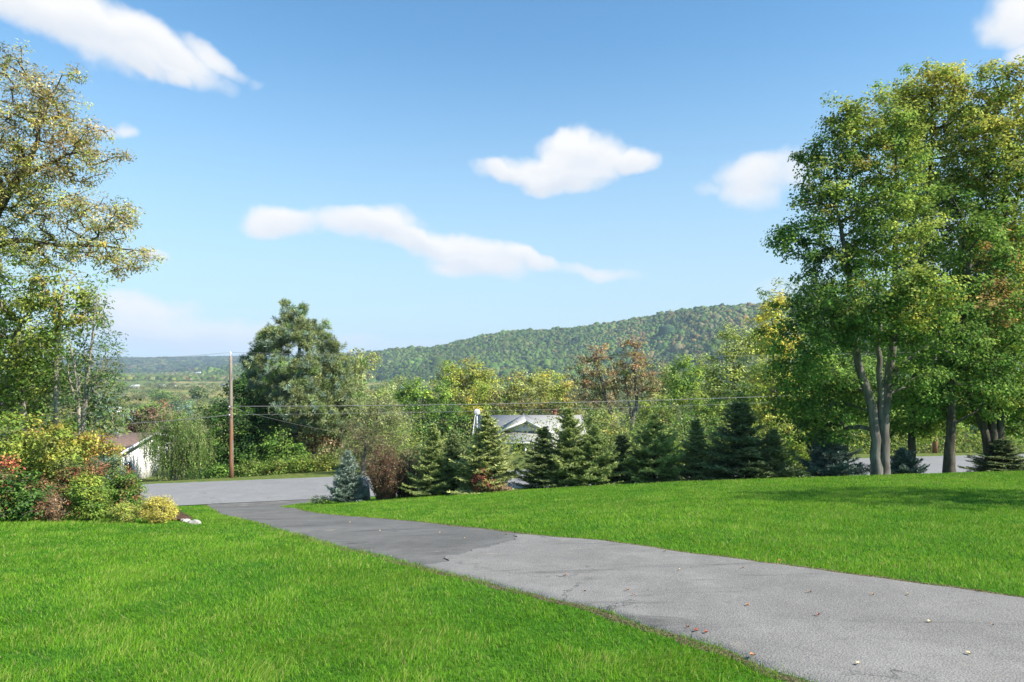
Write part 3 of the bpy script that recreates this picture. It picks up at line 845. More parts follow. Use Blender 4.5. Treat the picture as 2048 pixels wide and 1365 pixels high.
# ---- big maples on the right
MG = 'tall maples at the right end of the lawn'
tree('maple_tree', 'tall maple with a double grey trunk forking low, nearest the spruce row', 'maple', 27.0,
     [(1600, 470, 62, 42), (1560, 480, 36, 22), (1640, 400, 60, 62), (1672, 300, 50, 42), (1660, 540, 80, 70), (1640, 640, 80, 70), (1600, 700, 60, 60, -1), (1640, 790, 70, 60, 1), (1735, 650, 80, 50, -2), (1700, 610, 80, 60, -2),
      (1740, 240, 70, 60), (1720, 380, 75, 80), (1745, 500, 70, 70), (1790, 330, 80, 90, 0), (1800, 450, 70, 80, -1), (1850, 590, 80, 50, -3), (1790, 570, 60, 40, -3), (1850, 660, 80, 60, -2), (1840, 750, 50, 30, -1), (1660, 830, 60, 50, 1), (1600, 780, 60, 60, 1), (1690, 770, 50, 50, 1.5), (1610, 850, 46, 40, 2), (1830, 790, 60, 30, 1), (1692, 250, 36, 44), (1628, 330, 40, 46), (1655, 880, 50, 26, 3), (1700, 250, 30, 50)],
     .50, .125, 2.0, 4.6, pal(4, 'green', 4, 'mid', 2, 'light', 1, 'dark'), seed=11,
     trunk=[[(1753, 950, .235), (1751, 885, .19), (1747, 830, .175), (1733, 775, .165), (1718, 734, .15), (1709, 700, .14), (1706, 600, .12), (1690, 500, .09), (1670, 400, .05)],
            [(1768, 950, .235), (1768, 885, .195), (1769, 830, .18), (1773, 793, .175), (1778, 756, .165), (1785, 700, .15), (1792, 600, .13), (1790, 500, .11), (1795, 380, .07), (1790, 300, .04)],
            [(1780, 750, .12), (1800, 735, .10), (1840, 703, .085), (1880, 680, .06)], [(1764, 860, .14), (1760, 780, .12), (1757, 700, .10), (1760, 600, .06)],
            [(1790, 620, .10), (1820, 540, .07), (1850, 480, .05)], [(1722, 765, .05), (1708, 758, .035), (1696, 768, .02)]],
     zone=[(1740, 250, 150, pal(4, 'yg', 2, 'olive', 1, 'gold'), .9), (1850, 590, 85, pal(2, 'light', 4, 'yg', 1, 'yellow'), .95), (1700, 300, 70, pal(2, 'yg', 1, 'gold', 2, 'olive'), .6), (1640, 400, 70, pal(2, 'yg', 2, 'mid', 1, 'gold'), .5), (1830, 370, 140, pal(3, 'yg', 2, 'light'), .85), (1790, 480, 90, pal(2, 'yg', 2, 'light'), .6)],
     bark='bark_pale', group=MG, twig=.012, feather=.16)
tree('maple_tree', 'very tall maple turning yellow at its top, behind the forked one', 'maple', 32.0,
     [(1870, 160, 60, 55), (1860, 230, 90, 80), (1800, 260, 60, 60), (1900, 330, 90, 90), (1840, 410, 90, 90), (1930, 460, 90, 90), (1880, 540, 90, 80), (1910, 640, 80, 70), (1820, 200, 40, 40), (1860, 760, 90, 60), (1800, 820, 60, 50), (1840, 850, 50, 36, 2), (1700, 800, 60, 60, 3), (1880, 820, 60, 34)],
     .58, .14, 2.1, 4.6, pal(3, 'mid', 3, 'light', 3, 'yg', 2, 'green'), seed=12,
     trunk=[[(1823, 946, .20), (1824, 860, .155), (1826, 760, .14), (1835, 600, .13), (1850, 450, .10), (1862, 300, .08), (1866, 180, .04)]],
     zone=[(1860, 240, 260, pal(6, 'yg', 2, 'gold', 3, 'yellow'), .95), (1860, 500, 120, pal(3, 'light', 3, 'yg'), .7)], bark='bark_dark', group=MG)
tree('maple_tree', 'straight trunked maple, second from the right edge of the lawn', 'maple', 28.0,
     [(1930, 760, 90, 50), (1900, 700, 80, 60), (1960, 620, 90, 70), (1985, 560, 70, 60), (1960, 480, 80, 70), (1870, 800, 50, 40), (2020, 700, 60, 60), (1950, 815, 60, 26, 2), (2010, 820, 60, 30, 3)],
     .52, .13, 2.1, 4.6, pal(4, 'green', 3, 'mid', 2, 'light'), seed=13,
     trunk=[[(1899, 948, .25), (1900, 880, .18), (1902, 800, .165), (1908, 700, .15), (1930, 600, .15), (1940, 500, .08)], [(1908, 850, .06), (1925, 838, .045), (1950, 826, .03)]],
     zone=[(1990, 570, 60, pal(3, 'orange', 2, 'gold', 2, 'light', 1, 'rust'), .8)], bark='bark_dark', group=MG)
tree('maple_tree', 'golden topped maple with three dark stems at the right edge', 'maple', 30.0,
     [(2000, 170, 60, 50), (2035, 230, 80, 80), (1960, 260, 70, 70), (2010, 340, 90, 80), (2060, 440, 90, 90), (2000, 500, 80, 80), (2060, 600, 90, 80), (2030, 690, 90, 60), (2000, 770, 90, 50), (2080, 780, 80, 50), (2120, 300, 90, 90), (2140, 500, 90, 90), (2030, 845, 60, 34, 1, .9), (1955, 835, 36, 28, 2, .8)],
     .56, .135, 2.1, 4.6, pal(2, 'mid', 3, 'light', 2, 'yg', 2, 'green'), seed=14,
     trunk=[[(1980, 948, .24), (1974, 880, .17), (1958, 830, .16), (1940, 790, .14), (1925, 720, .10)], [(1985, 940, .20), (1986, 860, .17), (1984, 780, .15), (1996, 600, .12), (2010, 400, .10), (2015, 260, .05)],
            [(1992, 930, .19), (2001, 850, .16), (2006, 780, .14), (2035, 650, .11), (2070, 500, .09)]],
     zone=[(2010, 260, 260, pal(6, 'yg', 2, 'gold', 3, 'yellow'), .95), (2040, 620, 110, pal(3, 'light', 2, 'yg'), .6), (1960, 560, 60, pal(3, 'orange', 2, 'gold'), .5)], bark='bark_dark', group=MG)
tree('maple_tree', 'leafy maple standing just outside the right edge, its shade reaching over the lawn', 'maple', 11.5,
     [(3500, -100, 420, 330), (3800, 200, 420, 330), (3350, 300, 280, 230), (3700, -400, 330, 260)], 1.0, .24, 1.15, 2.3, pal(3, 'mid', 3, 'light'), seed=15,
     trunk=[[(3650, 1100, .38), (3640, 600, .28), (3630, 100, .18), (3640, -300, .08)]], group=MG)

# ---- yellow crowned tree and bare topped tree left of the maples
tree('yellow_tree', 'bright yellow autumn tree peeping out left of the big maples', 'tree', 64, [(1540, 640, 34, 40), (1555, 600, 22, 16), (1530, 680, 30, 34), (1560, 690, 40, 40), (1545, 770, 50, 50), (1540, 840, 50, 50)], .9, .26, 2.4, 4, pal(4, 'yellow', 3, 'yg', 1, 'gold'), seed=21, base=1550, zone=[(1540, 810, 100, pal(3, 'light', 3, 'mid', 1, 'yg'), .98)])
tree('sparse_tree', 'thin grey green tree with a bare windswept top above the yellow one', 'tree', 68, [(1545, 580, 34, 18), (1530, 592, 18, 18), (1570, 575, 26, 16), (1590, 640, 40, 60)], .8, .26, 1.1, 1.8, pal(2, 'green', 2, 'silver', 1, 'olive'), seed=22, base=1575)

# ---- tall locust at the left edge
tree('locust_tree', 'tall airy locust with small yellowing leaves reaching in from the left edge', 'locust tree', 18.0,
     [(10, 130, 45, 50), (70, 200, 75, 30), (100, 175, 40, 26), (110, 250, 70, 50), (40, 250, 60, 60), (165, 270, 45, 40), (150, 330, 60, 40), (90, 340, 80, 50), (20, 340, 60, 60), (185, 300, 20, 20), (110, 410, 80, 45), (30, 430, 70, 60), (190, 430, 55, 40), (240, 450, 40, 30), (215, 500, 70, 32), (265, 520, 45, 22),
      (120, 490, 70, 40), (40, 520, 70, 60), (250, 410, 24, 24), (150, 145, 14, 14, 0, .5), (-80, 250, 90, 130), (-90, 450, 90, 130), (240, 545, 30, 14), (55, 150, 16, 12, 0, .5), (230, 310, 26, 8, 0, .35)],
     .30, .095, 2.4, 4.4, pal(4, 'yg', 2, 'olive', 3, 'gold', 1, 'mid', 2, 'tan', 1, 'straw'), seed=31, aspect=.34,
     trunk=[[(-130, 1040, .34), (-120, 800, .30), (-80, 600, .25), (-40, 500, .2), (0, 410, .11), (40, 350, .085), (75, 300, .06), (82, 230, .04), (80, 170, .03)],
            [(-50, 520, .13), (0, 480, .085), (60, 482, .06), (130, 495, .045), (200, 490, .03), (270, 500, .015)], [(30, 360, .08), (80, 335, .05), (120, 320, .035)], [(82, 240, .05), (100, 200, .03), (118, 165, .015)]],
     zone=[(150, 300, 60, pal(3, 'gold', 2, 'tan', 2, 'straw', 1, 'orange'), .7), (100, 170, 60, pal(2, 'tan', 2, 'gold'), .7), (40, 520, 80, pal(3, 'mid', 2, 'yg'), .7), (250, 530, 60, pal(2, 'yg', 2, 'gold', 2, 'tan'), .6)], bark='bark_dark', twig=.008, vary=.3)
tree('ash_tree', 'dark leaved tree with yellow green tips below the locust at the left edge', 'tree', 21.0,
     [(40, 580, 80, 60), (130, 585, 60, 50), (165, 630, 40, 40), (60, 650, 90, 60), (120, 690, 60, 50), (20, 720, 60, 60), (90, 740, 60, 50), (-60, 620, 80, 90), (-40, 760, 80, 80), (30, 800, 60, 40), (180, 590, 22, 30)],
     .42, .12, 2.0, 4.2, pal(3, 'green', 4, 'mid', 2, 'olive', 2, 'yg', 1, 'light'), seed=32,
     trunk=[[(110, 1010, .09), (112, 880, .08), (112, 800, .075), (114, 700, .065), (120, 620, .05), (130, 570, .03)], [(40, 1010, .11), (48, 860, .095), (42, 770, .085), (34, 720, .07), (40, 640, .05)], [(46, 790, .05), (62, 760, .04), (78, 730, .025)]],
     zone=[(130, 600, 60, pal(3, 'yg', 2, 'gold', 2, 'mid'), .75), (60, 700, 80, pal(3, 'yg', 1, 'light'), .7)], bark='bark_light', aspect=.5)
tree('slender_tree', 'slender tree of pale bare stems fanning out above the mixed shrubs', 'tree', 20.0,
     [(210, 660, 26, 60, 0, .8), (190, 600, 14, 26, 0, .5), (190, 740, 40, 50), (215, 780, 36, 50), (150, 700, 30, 60, 0, .7), (228, 720, 16, 30, 0, .8), (160, 800, 40, 40, 0, .9), (200, 840, 50, 40)],
     .32, .11, 2.4, 3.4, pal(3, 'silver', 3, 'green', 2, 'olive', 2, 'dark'), seed=33, aspect=.3,
     trunk=[[(160, 1000, .09), (160, 870, .065), (158, 800, .05), (150, 740, .035), (140, 680, .02)], [(166, 1000, .09), (168, 860, .065), (168, 800, .055), (180, 720, .04), (188, 650, .025), (196, 590, .01)],
            [(162, 860, .05), (155, 790, .035), (160, 730, .022)], [(166, 840, .05), (178, 790, .035), (195, 740, .02)], [(160, 820, .04), (140, 770, .028), (136, 720, .014)], [(170, 800, .04), (196, 770, .028), (212, 700, .014)], [(164, 850, .045), (172, 780, .03), (170, 700, .015)]], bark='bark_light', twig=.006)
# shrub mass on the left
shrub('hedge_shrub', 'huge yellow green thicket shrub at the left edge under the trees', 40, 900, 19.5, 110, 90, pal(4, 'yg', 3, 'mid', 3, 'light', 2, 'green', 1, 'olive'), .10, .34, 2.2, 4, 41, zone=[(100, 860, 40, pal(2, 'gold', 2, 'yg', 1, 'rust'), .6)])
shrub('hedge_shrub', 'yellow leaved shrub in the middle of the left thicket', 120, 890, 18.6, 62, 58, pal(4, 'yg', 1, 'yellow', 3, 'light', 1, 'gold', 2, 'olive'), .09, .26, 2.2, 4, 42)
shrub('hedge_shrub', 'dark olive shrub behind the round yellow green bush', 150, 945, 17.9, 55, 45, pal(3, 'dark', 3, 'olive', 2, 'green', 1, 'rust'), .07, .22, 2.0, 4, 43)
shrub('viburnum_shrub', 'shrub with orange and yellow leaves in front of the brown roof', 190, 888, 19.5, 50, 30, pal(3, 'yg', 2, 'gold', 2, 'orange', 2, 'mid'), .09, .24, 2.2, 3.6, 44, lobes=[(185, 880, 36, 20), (160, 890, 24, 18), (205, 893, 24, 16), (225, 905, 26, 20, .5), (180, 920, 40, 26, .6)])
shrub('hedge_shrub', 'grey green shrub between the red topped shrubs and the brown roof', 215, 925, 19.0, 45, 35, pal(3, 'green', 3, 'silver', 2, 'olive', 1, 'dark'), .07, .22, 2.4, 4, 45)
shrub('sumac_shrub', 'crimson sumac branch hanging in at the left edge', 10, 935, 16.9, 28, 30, pal(5, 'red', 2, 'orange', 1, 'green'), .075, .16, 2.0, 3.2, 46, lobes=[(10, 925, 24, 16), (0, 955, 22, 12), (25, 932, 10, 10)])
shrub('burning_bush', 'dark red topped bush behind the round yellow green bush', 160, 955, 17.6, 48, 34, pal(3, 'red', 2, 'rust', 4, 'green', 3, 'olive', 1, 'burg'), .06, .18, 2.2, 4, 47, lobes=[(140, 945, 22, 14), (180, 940, 28, 16), (150, 965, 40, 26)])
shrub('burning_bush', 'rounded bush of glossy green leaves with red tips beside the road', 246, 968, 17.8, 44, 40, pal(6, 'green', 5, 'mid', 2, 'light', 1, 'rust'), .06, .18, 2.6, 4.4, 48, zone=[(255, 940, 34, pal(3, 'rust', 2, 'red', 2, 'olive'), .55), (285, 975, 14, pal(3, 'red', 2, 'rust'), .6)])
shrub('yellow_bush', 'round yellow green clipped bush in the middle of the mulch bed', 176, 980, 16.3, 44, 40, pal(4, 'mid', 4, 'light', 2, 'green', 2, 'yg'), .055, .16, 2.8, 4.6, 49, zone=[(180, 955, 36, pal(4, 'yg', 2, 'yellow', 2, 'light'), .8)])
shrub('rhododendron', 'broad glossy dark green shrub at the left end of the mulch bed', 30, 980, 15.8, 72, 46, pal(5, 'green', 3, 'dark', 2, 'mid'), .085, .2, 2.3, 3.8, 50, zone=[(30, 955, 40, pal(3, 'rust', 1, 'orange', 2, 'brown', 2, 'olive'), .4)])
shrub('fern_clump', 'low clump of rusty dead fern fronds in the mulch bed', 100, 1000, 15.9, 44, 22, pal(4, 'rust', 3, 'brown', 2, 'tan'), .075, .13, 2.2, 3.6, 51, cat='fern', aspect=.25)
shrub('fern_clump', 'taller reddish brown dead stems behind the rusty fern clump', 92, 975, 17.0, 26, 26, pal(4, 'rust', 2, 'orange', 3, 'brown'), .07, .14, 2.0, 3.2, 52, cat='fern', aspect=.3)
shrub('golden_cypress', 'low spreading gold green cypress left of the golden mound', 248, 1016, 16.0, 36, 13, pal(3, 'yg', 3, 'light', 1, 'gold'), .05, .09, 4, 6.5, 53, feather=0, cat='cypress', aspect=.22, mat='needle')
shrub('golden_cypress', 'bright golden thread leaf cypress mound at the tip of the bed', 318, 1012, 15.9, 40, 24, pal(6, 'yellow', 3, 'gold', 1, 'yg'), .05, .085, 4.2, 7, 54, cat='cypress', aspect=.2, mat='needle', feather=0, lobes=[(318, 1012, 32, 20), (302, 1018, 22, 16), (336, 1020, 18, 14), (318, 1024, 38, 12), (344, 1030, 12, 7), (310, 1003, 16, 10), (328, 1005, 14, 10)])


def rock(name, label, px, py, Y, s, seed, group=None, cat='rock', zs=.6):
    r = np.random.default_rng(seed); import bmesh
    bm = bmesh.new(); bmesh.ops.create_icosphere(bm, subdivisions=3, radius=1)
    d = r.normal(0, 1, (9, 3)); d /= np.linalg.norm(d, axis=1, keepdims=True); cut = r.uniform(.55, .95, 9)
    for v in bm.verts:
        c = np.array(v.co)
        for k in range(9):
            p_ = c @ d[k]
            if p_ > cut[k]: c = c - d[k] * (p_ - cut[k]) * .85
        c *= 1 + .05 * math.sin(7 * c[0] + seed) * math.cos(6 * c[1])
        v.co = (c[0] * s[0], c[1] * s[1], c[2] * s[2])
    me = bpy.data.meshes.new(name); bm.to_mesh(me); bm.free(); me.materials.append(M['rock'])
    X = (px - 1024) / F * Y
    o = bpy.data.objects.new(name, me); C.collection.objects.link(o); o.location = (X, Y, float(H(X, Y)) + s[2] * zs); o.rotation_euler = (0, 0, r.uniform(0, 6))
    return tag(o, label, cat, group)


rock('boulder', 'large pale boulder behind the small blue spruce', 722, 985, 30.3, (.62, .5, .75), 5, zs=.45)
for k, (px, Y, s, lb) in enumerate([(392, 15.75, .13, 'pale edging stone at the very tip of the mulch bed'), (381, 15.95, .09, 'small edging stone next to the tip stone of the bed'), (373, 16.3, .10, 'edging stone right of the golden mound, third from the tip'), (366, 16.8, .08, 'smallest edging stone, farthest back beside the golden mound')]):
    rock('edging_stone', lb, px, 0, Y, (s, s * .8, s * .6), 60 + k, 'edging stones at the tip of the bed')

# ---- shrubs among the spruces
def twiggy(name, label, px, py, Y, rx, ry, c1, c2, n, seed, lf=.5, parts=True, cat='shrub'):
    """upright spray of fine stems with few leaves"""
    r = np.random.default_rng(seed); X = (px - 1024) / F * Y; z0 = float(H(X, Y)); top = -(py - ry - HY) / F * Y - z0; R_ = rx / F * Y
    root = empty(name, (X, Y, z0), label, cat); TV, TQ, off, LP, LC = [], [], 0, [], []
    for i in range(n):
        an = r.uniform(0, 6.283); sp = r.random() ** .6; h_ = top * r.uniform(.55, 1.05) * (1 - .3 * sp * sp)
        t_ = np.linspace(0, 1, 6)
        pts = np.stack([np.cos(an) * sp * (.4 + R_ * .75 * t_ ** 1.2) + r.normal(0, .03, 6), np.sin(an) * sp * (.4 + R_ * .75 * t_ ** 1.2) + r.normal(0, .03, 6), h_ * t_], 1)
        v, q_ = tube(pts, np.linspace(.014, .004, 6), 3); TV.append(v); TQ.append(q_ + off); off += len(v)
        for b_ in range(5):
            t0 = r.uniform(.1, .95); p_ = np.array([np.interp(t0, t_, pts[:, j]) for j in range(3)]); e_ = p_ + np.array([r.normal(0, .14), r.normal(0, .14), r.uniform(.1, .35)])
            v, q_ = tube(np.array([p_, (p_ + e_) / 2 + r.normal(0, .02, 3), e_]), np.array([.006, .004, .002]), 3); TV.append(v); TQ.append(q_ + off); off += len(v)
            m2 = int(lf * 10); LP.append(p_ + (e_ - p_) * r.random((m2, 1)) + r.normal(0, .03, (m2, 3)))
    mesh('stems', np.concatenate(TV), np.concatenate(TQ), M[c1], root)
    L = np.concatenate(LP); L[:, 2] = np.maximum(L[:, 2], .05)
    V, Q, cc = leaves(L, r.normal(0, 1, L.shape), .07, .5, pick(c2, len(L), r) * np.exp(r.normal(0, .3, (len(L), 1))), r)
    mesh('leaves', V, Q, M['leaf'], root, col=cc); return root


twiggy('barberry_shrub', 'reddish brown twiggy upright shrub between the boulder and the first spruce', 772, 955, 29.3, 36, 66, 'twig', pal(3, 'rust', 1, 'red', 3, 'tan', 2, 'brown', 2, 'olive'), 190, 71, 1.1)
twiggy('barberry_shrub', 'straw coloured twiggy shrub touching the first spruce of the row', 812, 945, 29.8, 30, 55, 'twig', pal(3, 'tan', 2, 'olive', 2, 'straw'), 110, 72, .9)
shrub('sumac_shrub', 'small crimson leaved sumac in front of the tall light green spruce', 965, 960, 27.4, 24, 26, pal(4, 'red', 3, 'rust', 2, 'green'), .10, .22, 1.5, 2.6, 73)
shrub('low_shrub', 'low brown and pink leafed shrub at the foot of the light green spruce', 1000, 978, 27.3, 34, 9, pal(3, 'tan', 3, 'rust', 2, 'olive'), .09, .18, 2.2, 3, 74)
shrub('low_shrub', 'bright green tuft at the foot of the small blue spruce', 642, 1000, 29.6, 24, 10, pal(4, 'light', 3, 'mid'), .10, .16, 2.4, 4, 75, aspect=.25)
shrub('maple_sapling', 'yellow green leafy sapling between the tallest spruce and the low blue one', 1600, 890, 42, 44, 34, pal(4, 'light', 3, 'yg', 2, 'mid'), .16, .4, 2.2, 4, 76, cat='sapling')

tree('backdrop_tree', 'shadowy dark green tree behind the two pale trunks at the left edge', 'tree', 27, [(20, 700, 70, 60), (90, 720, 60, 60), (30, 800, 80, 60), (120, 800, 60, 60), (-60, 760, 80, 90), (190, 830, 50, 50), (200, 770, 40, 40), (140, 870, 70, 40)], .6, .16, 2.0, 3.6, pal(3, 'green', 3, 'olive', 3, 'mid', 1, 'pale'), seed=38, base=60)
for k, (px, py, rx, ry, pl, lb) in enumerate([
        (845, 925, 34, 50, pal(3, 'olive', 3, 'pale', 2, 'mid'), 'loose olive shrub behind the first spruce of the row'), (930, 925, 30, 44, pal(3, 'mid', 3, 'olive', 1, 'tan'), 'loose green shrub between the second and the tall light spruce'),
        (1115, 935, 30, 40, pal(3, 'mid', 2, 'olive', 2, 'light'), 'green shrub between the narrow spruce and the big dense one'), (1215, 925, 34, 48, pal(3, 'olive', 3, 'mid', 2, 'yg'), 'yellowish loose shrub right of the leaning spruce'),
        (1275, 930, 30, 40, pal(3, 'mid', 3, 'olive', 1, 'rust'), 'brownish green shrub left of the broad spruce'), (1350, 920, 34, 48, pal(3, 'light', 3, 'mid', 2, 'yg'), 'light green shrub between the broad spruce and the very narrow one'),
        (1435, 915, 34, 50, pal(3, 'mid', 3, 'light', 2, 'olive'), 'light green shrub between the narrow spruce and the tallest one')]):
    shrub('border_shrub', lb, px, py, 31.5, rx, ry, pl, .11, .3, 2.2, 3.6, 160 + k, 'loose shrubs growing between the spruces')
# ---- roadside hedge beyond the road
HG = 'shrubs in a line along the far side of the road'
for k, (px, pt, hw, lb, pl) in enumerate([
        (435, 930, 34, 'sprawling green roadside shrub left of the utility pole, spilling onto the verge', pal(4, 'mid', 2, 'green', 1, 'light')), (500, 918, 36, 'green roadside shrub just right of the utility pole', pal(3, 'mid', 2, 'light', 2, 'olive')),
        (550, 916, 36, 'third roadside shrub right of the pole, light green with brown stems', pal(3, 'light', 2, 'mid', 1, 'rust')), (600, 912, 36, 'yellowish roadside shrub below the pine tree', pal(3, 'light', 3, 'yg', 2, 'mid')),
        (642, 908, 34, 'olive yellow roadside shrub behind the small blue spruce', pal(3, 'yg', 2, 'olive', 2, 'light'))]):
    Y = 48.6 - k * -.35; shrub('roadside_shrub', lb, px, (pt + 958) / 2, Y, hw, (958 - pt) / 2 + 4, pl, .15, .42, 2.3, 3.8, 80 + k, HG)

# ---- middle distance trees left of centre
shrub('dark_shrub_tree', 'dense dark green round tree directly behind the utility pole', 480, 860, 56, 92, 110, pal(4, 'dark', 4, 'green', 1, 'mid'), .24, .62, 2.4, 4, 90, cat='tree', lobes=[(480, 830, 60, 60), (450, 880, 50, 55), (520, 880, 60, 60), (490, 780, 40, 30), (430, 830, 26, 40), (545, 830, 40, 40), (480, 930, 80, 30)])
tree('weeping_willow', 'weeping willow with hanging grey green branches beside the white house gable', 'willow', 52, [(345, 838, 50, 26), (318, 866, 34, 34), (380, 868, 44, 44), (350, 890, 58, 44), (398, 900, 24, 40), (304, 892, 20, 28), (370, 910, 40, 36), (335, 915, 26, 30)], .55, .17, 2.3, 3,
     pal(3, 'mid', 3, 'pale', 3, 'green', 1, 'olive'), seed=91, mode='willow', strand=1.25, aspect=.28, tr=.3)
tree('plum_tree', 'dark purple leaved tree rising behind the willow and the brown roof', 'tree', 66, [(285, 838, 30, 26), (270, 855, 26, 26), (310, 830, 18, 14), (300, 860, 26, 24)], .7, .24, 2.4, 4, pal(4, 'burg', 3, 'dark', 2, 'brown'), seed=92)
tree('birch_tree', 'slim reddish twigged tree behind the willow top', 'tree', 70, [(330, 820, 12, 20, 0, .7), (338, 840, 16, 16, 0, .7), (322, 812, 6, 10, 0, .6)], .5, .2, 1.8, 2.2, pal(3, 'rust', 2, 'brown', 1, 'olive'), seed=93)
rp_ = np.random.default_rng(4); PLB = [(573, 616, 11, 14), (601, 624, 11, 14), (588, 640, 20, 12)]
for yy in np.arange(652, 868, 13.5):
    hw = np.interp(yy, [612, 640, 680, 720, 760, 800, 840, 870], [10, 34, 66, 84, 100, 106, 92, 70]) * rp_.uniform(.85, 1.08); cx_ = np.interp(yy, [612, 720, 800, 870], [588, 590, 605, 610])
    for q_ in range(int(3 + hw / 17)):
        u_ = rp_.uniform(-1, 1) if q_ > 1 else (-1, 1)[q_] * rp_.uniform(.86, 1.04)
        PLB.append((cx_ + u_ * hw, yy + rp_.normal(0, 5) + 5 * abs(u_), rp_.uniform(13, 22), rp_.uniform(8, 13), math.sqrt(max(0, 1 - min(1, abs(u_)) ** 2)) * hw / F * 58 * rp_.choice([-1, -.8, -.9, .6])))
tree('pine_tree', 'big bushy blue green pine towering above the road, right of the utility pole', 'pine', 58, PLB,
     .34, .30, 1.8, 4.6, pal(1, 'blue', 3, 'silver', 5, 'olive', 3, 'pale', 3, 'mid'), seed=94, mode='tuft', aspect=.085, tr=.32, base=590, bark='bark_dark', feather=.1)
tree('pine_tree', 'pale olive feathery pine leaning against the right side of the big pine', 'pine', 63, [(690, 760, 36, 44), (670, 800, 40, 36), (700, 810, 34, 30), (655, 770, 24, 40)], .62, .4, 2.4, 4, pal(3, 'olive', 3, 'pale', 2, 'green'), seed=95, mode='tuft', aspect=.13, tr=.2)
tree('sumac_thicket', 'brown and pinkish dying foliage under the pine, above the roadside hedge', 'tree', 57, [(620, 850, 50, 22), (660, 870, 40, 30), (610, 880, 50, 24), (570, 850, 30, 16), (690, 850, 20, 20)], .6, .2, 2.3, 3.6, pal(4, 'tan', 3, 'brown', 2, 'olive', 1, 'rust'), seed=96)
tree('sassafras_tree', 'mid green tree between the dark round tree and the brown foliage', 'tree', 54, [(560, 890, 34, 28), (530, 905, 30, 22), (590, 910, 34, 20)], .6, .2, 2.4, 4, pal(4, 'mid', 3, 'green', 1, 'light'), seed=97)
tree('olive_tree', 'yellow olive round crowned tree standing out above the pine shoulder', 'tree', 92, [(718, 715, 30, 18), (740, 722, 18, 14), (700, 730, 22, 20), (725, 745, 26, 20), (715, 770, 24, 24)], .8, .3, 1.7, 2.8, pal(3, 'olive', 3, 'yg', 1, 'tan'), seed=98)
tree('grey_shrub_tree', 'broad pale olive feathery shrub tree left of the first spruces', 'tree', 50, [(735, 800, 44, 26), (770, 825, 50, 30), (720, 840, 40, 40), (790, 860, 38, 40), (745, 870, 50, 40), (760, 905, 60, 40)], .55, .2, 2.3, 4, pal(5, 'pale', 3, 'olive', 1, 'tan', 1, 'mid'), seed=99, aspect=.3)
tree('grey_shrub_tree', 'dark grey brown shrub tree behind the boulder, left of the feathery one', 'tree', 47, [(725, 900, 36, 40), (700, 870, 24, 30), (755, 890, 26, 30)], .45, .17, 2.3, 3.6, pal(3, 'brown', 3, 'dark', 2, 'olive'), seed=100, aspect=.3)

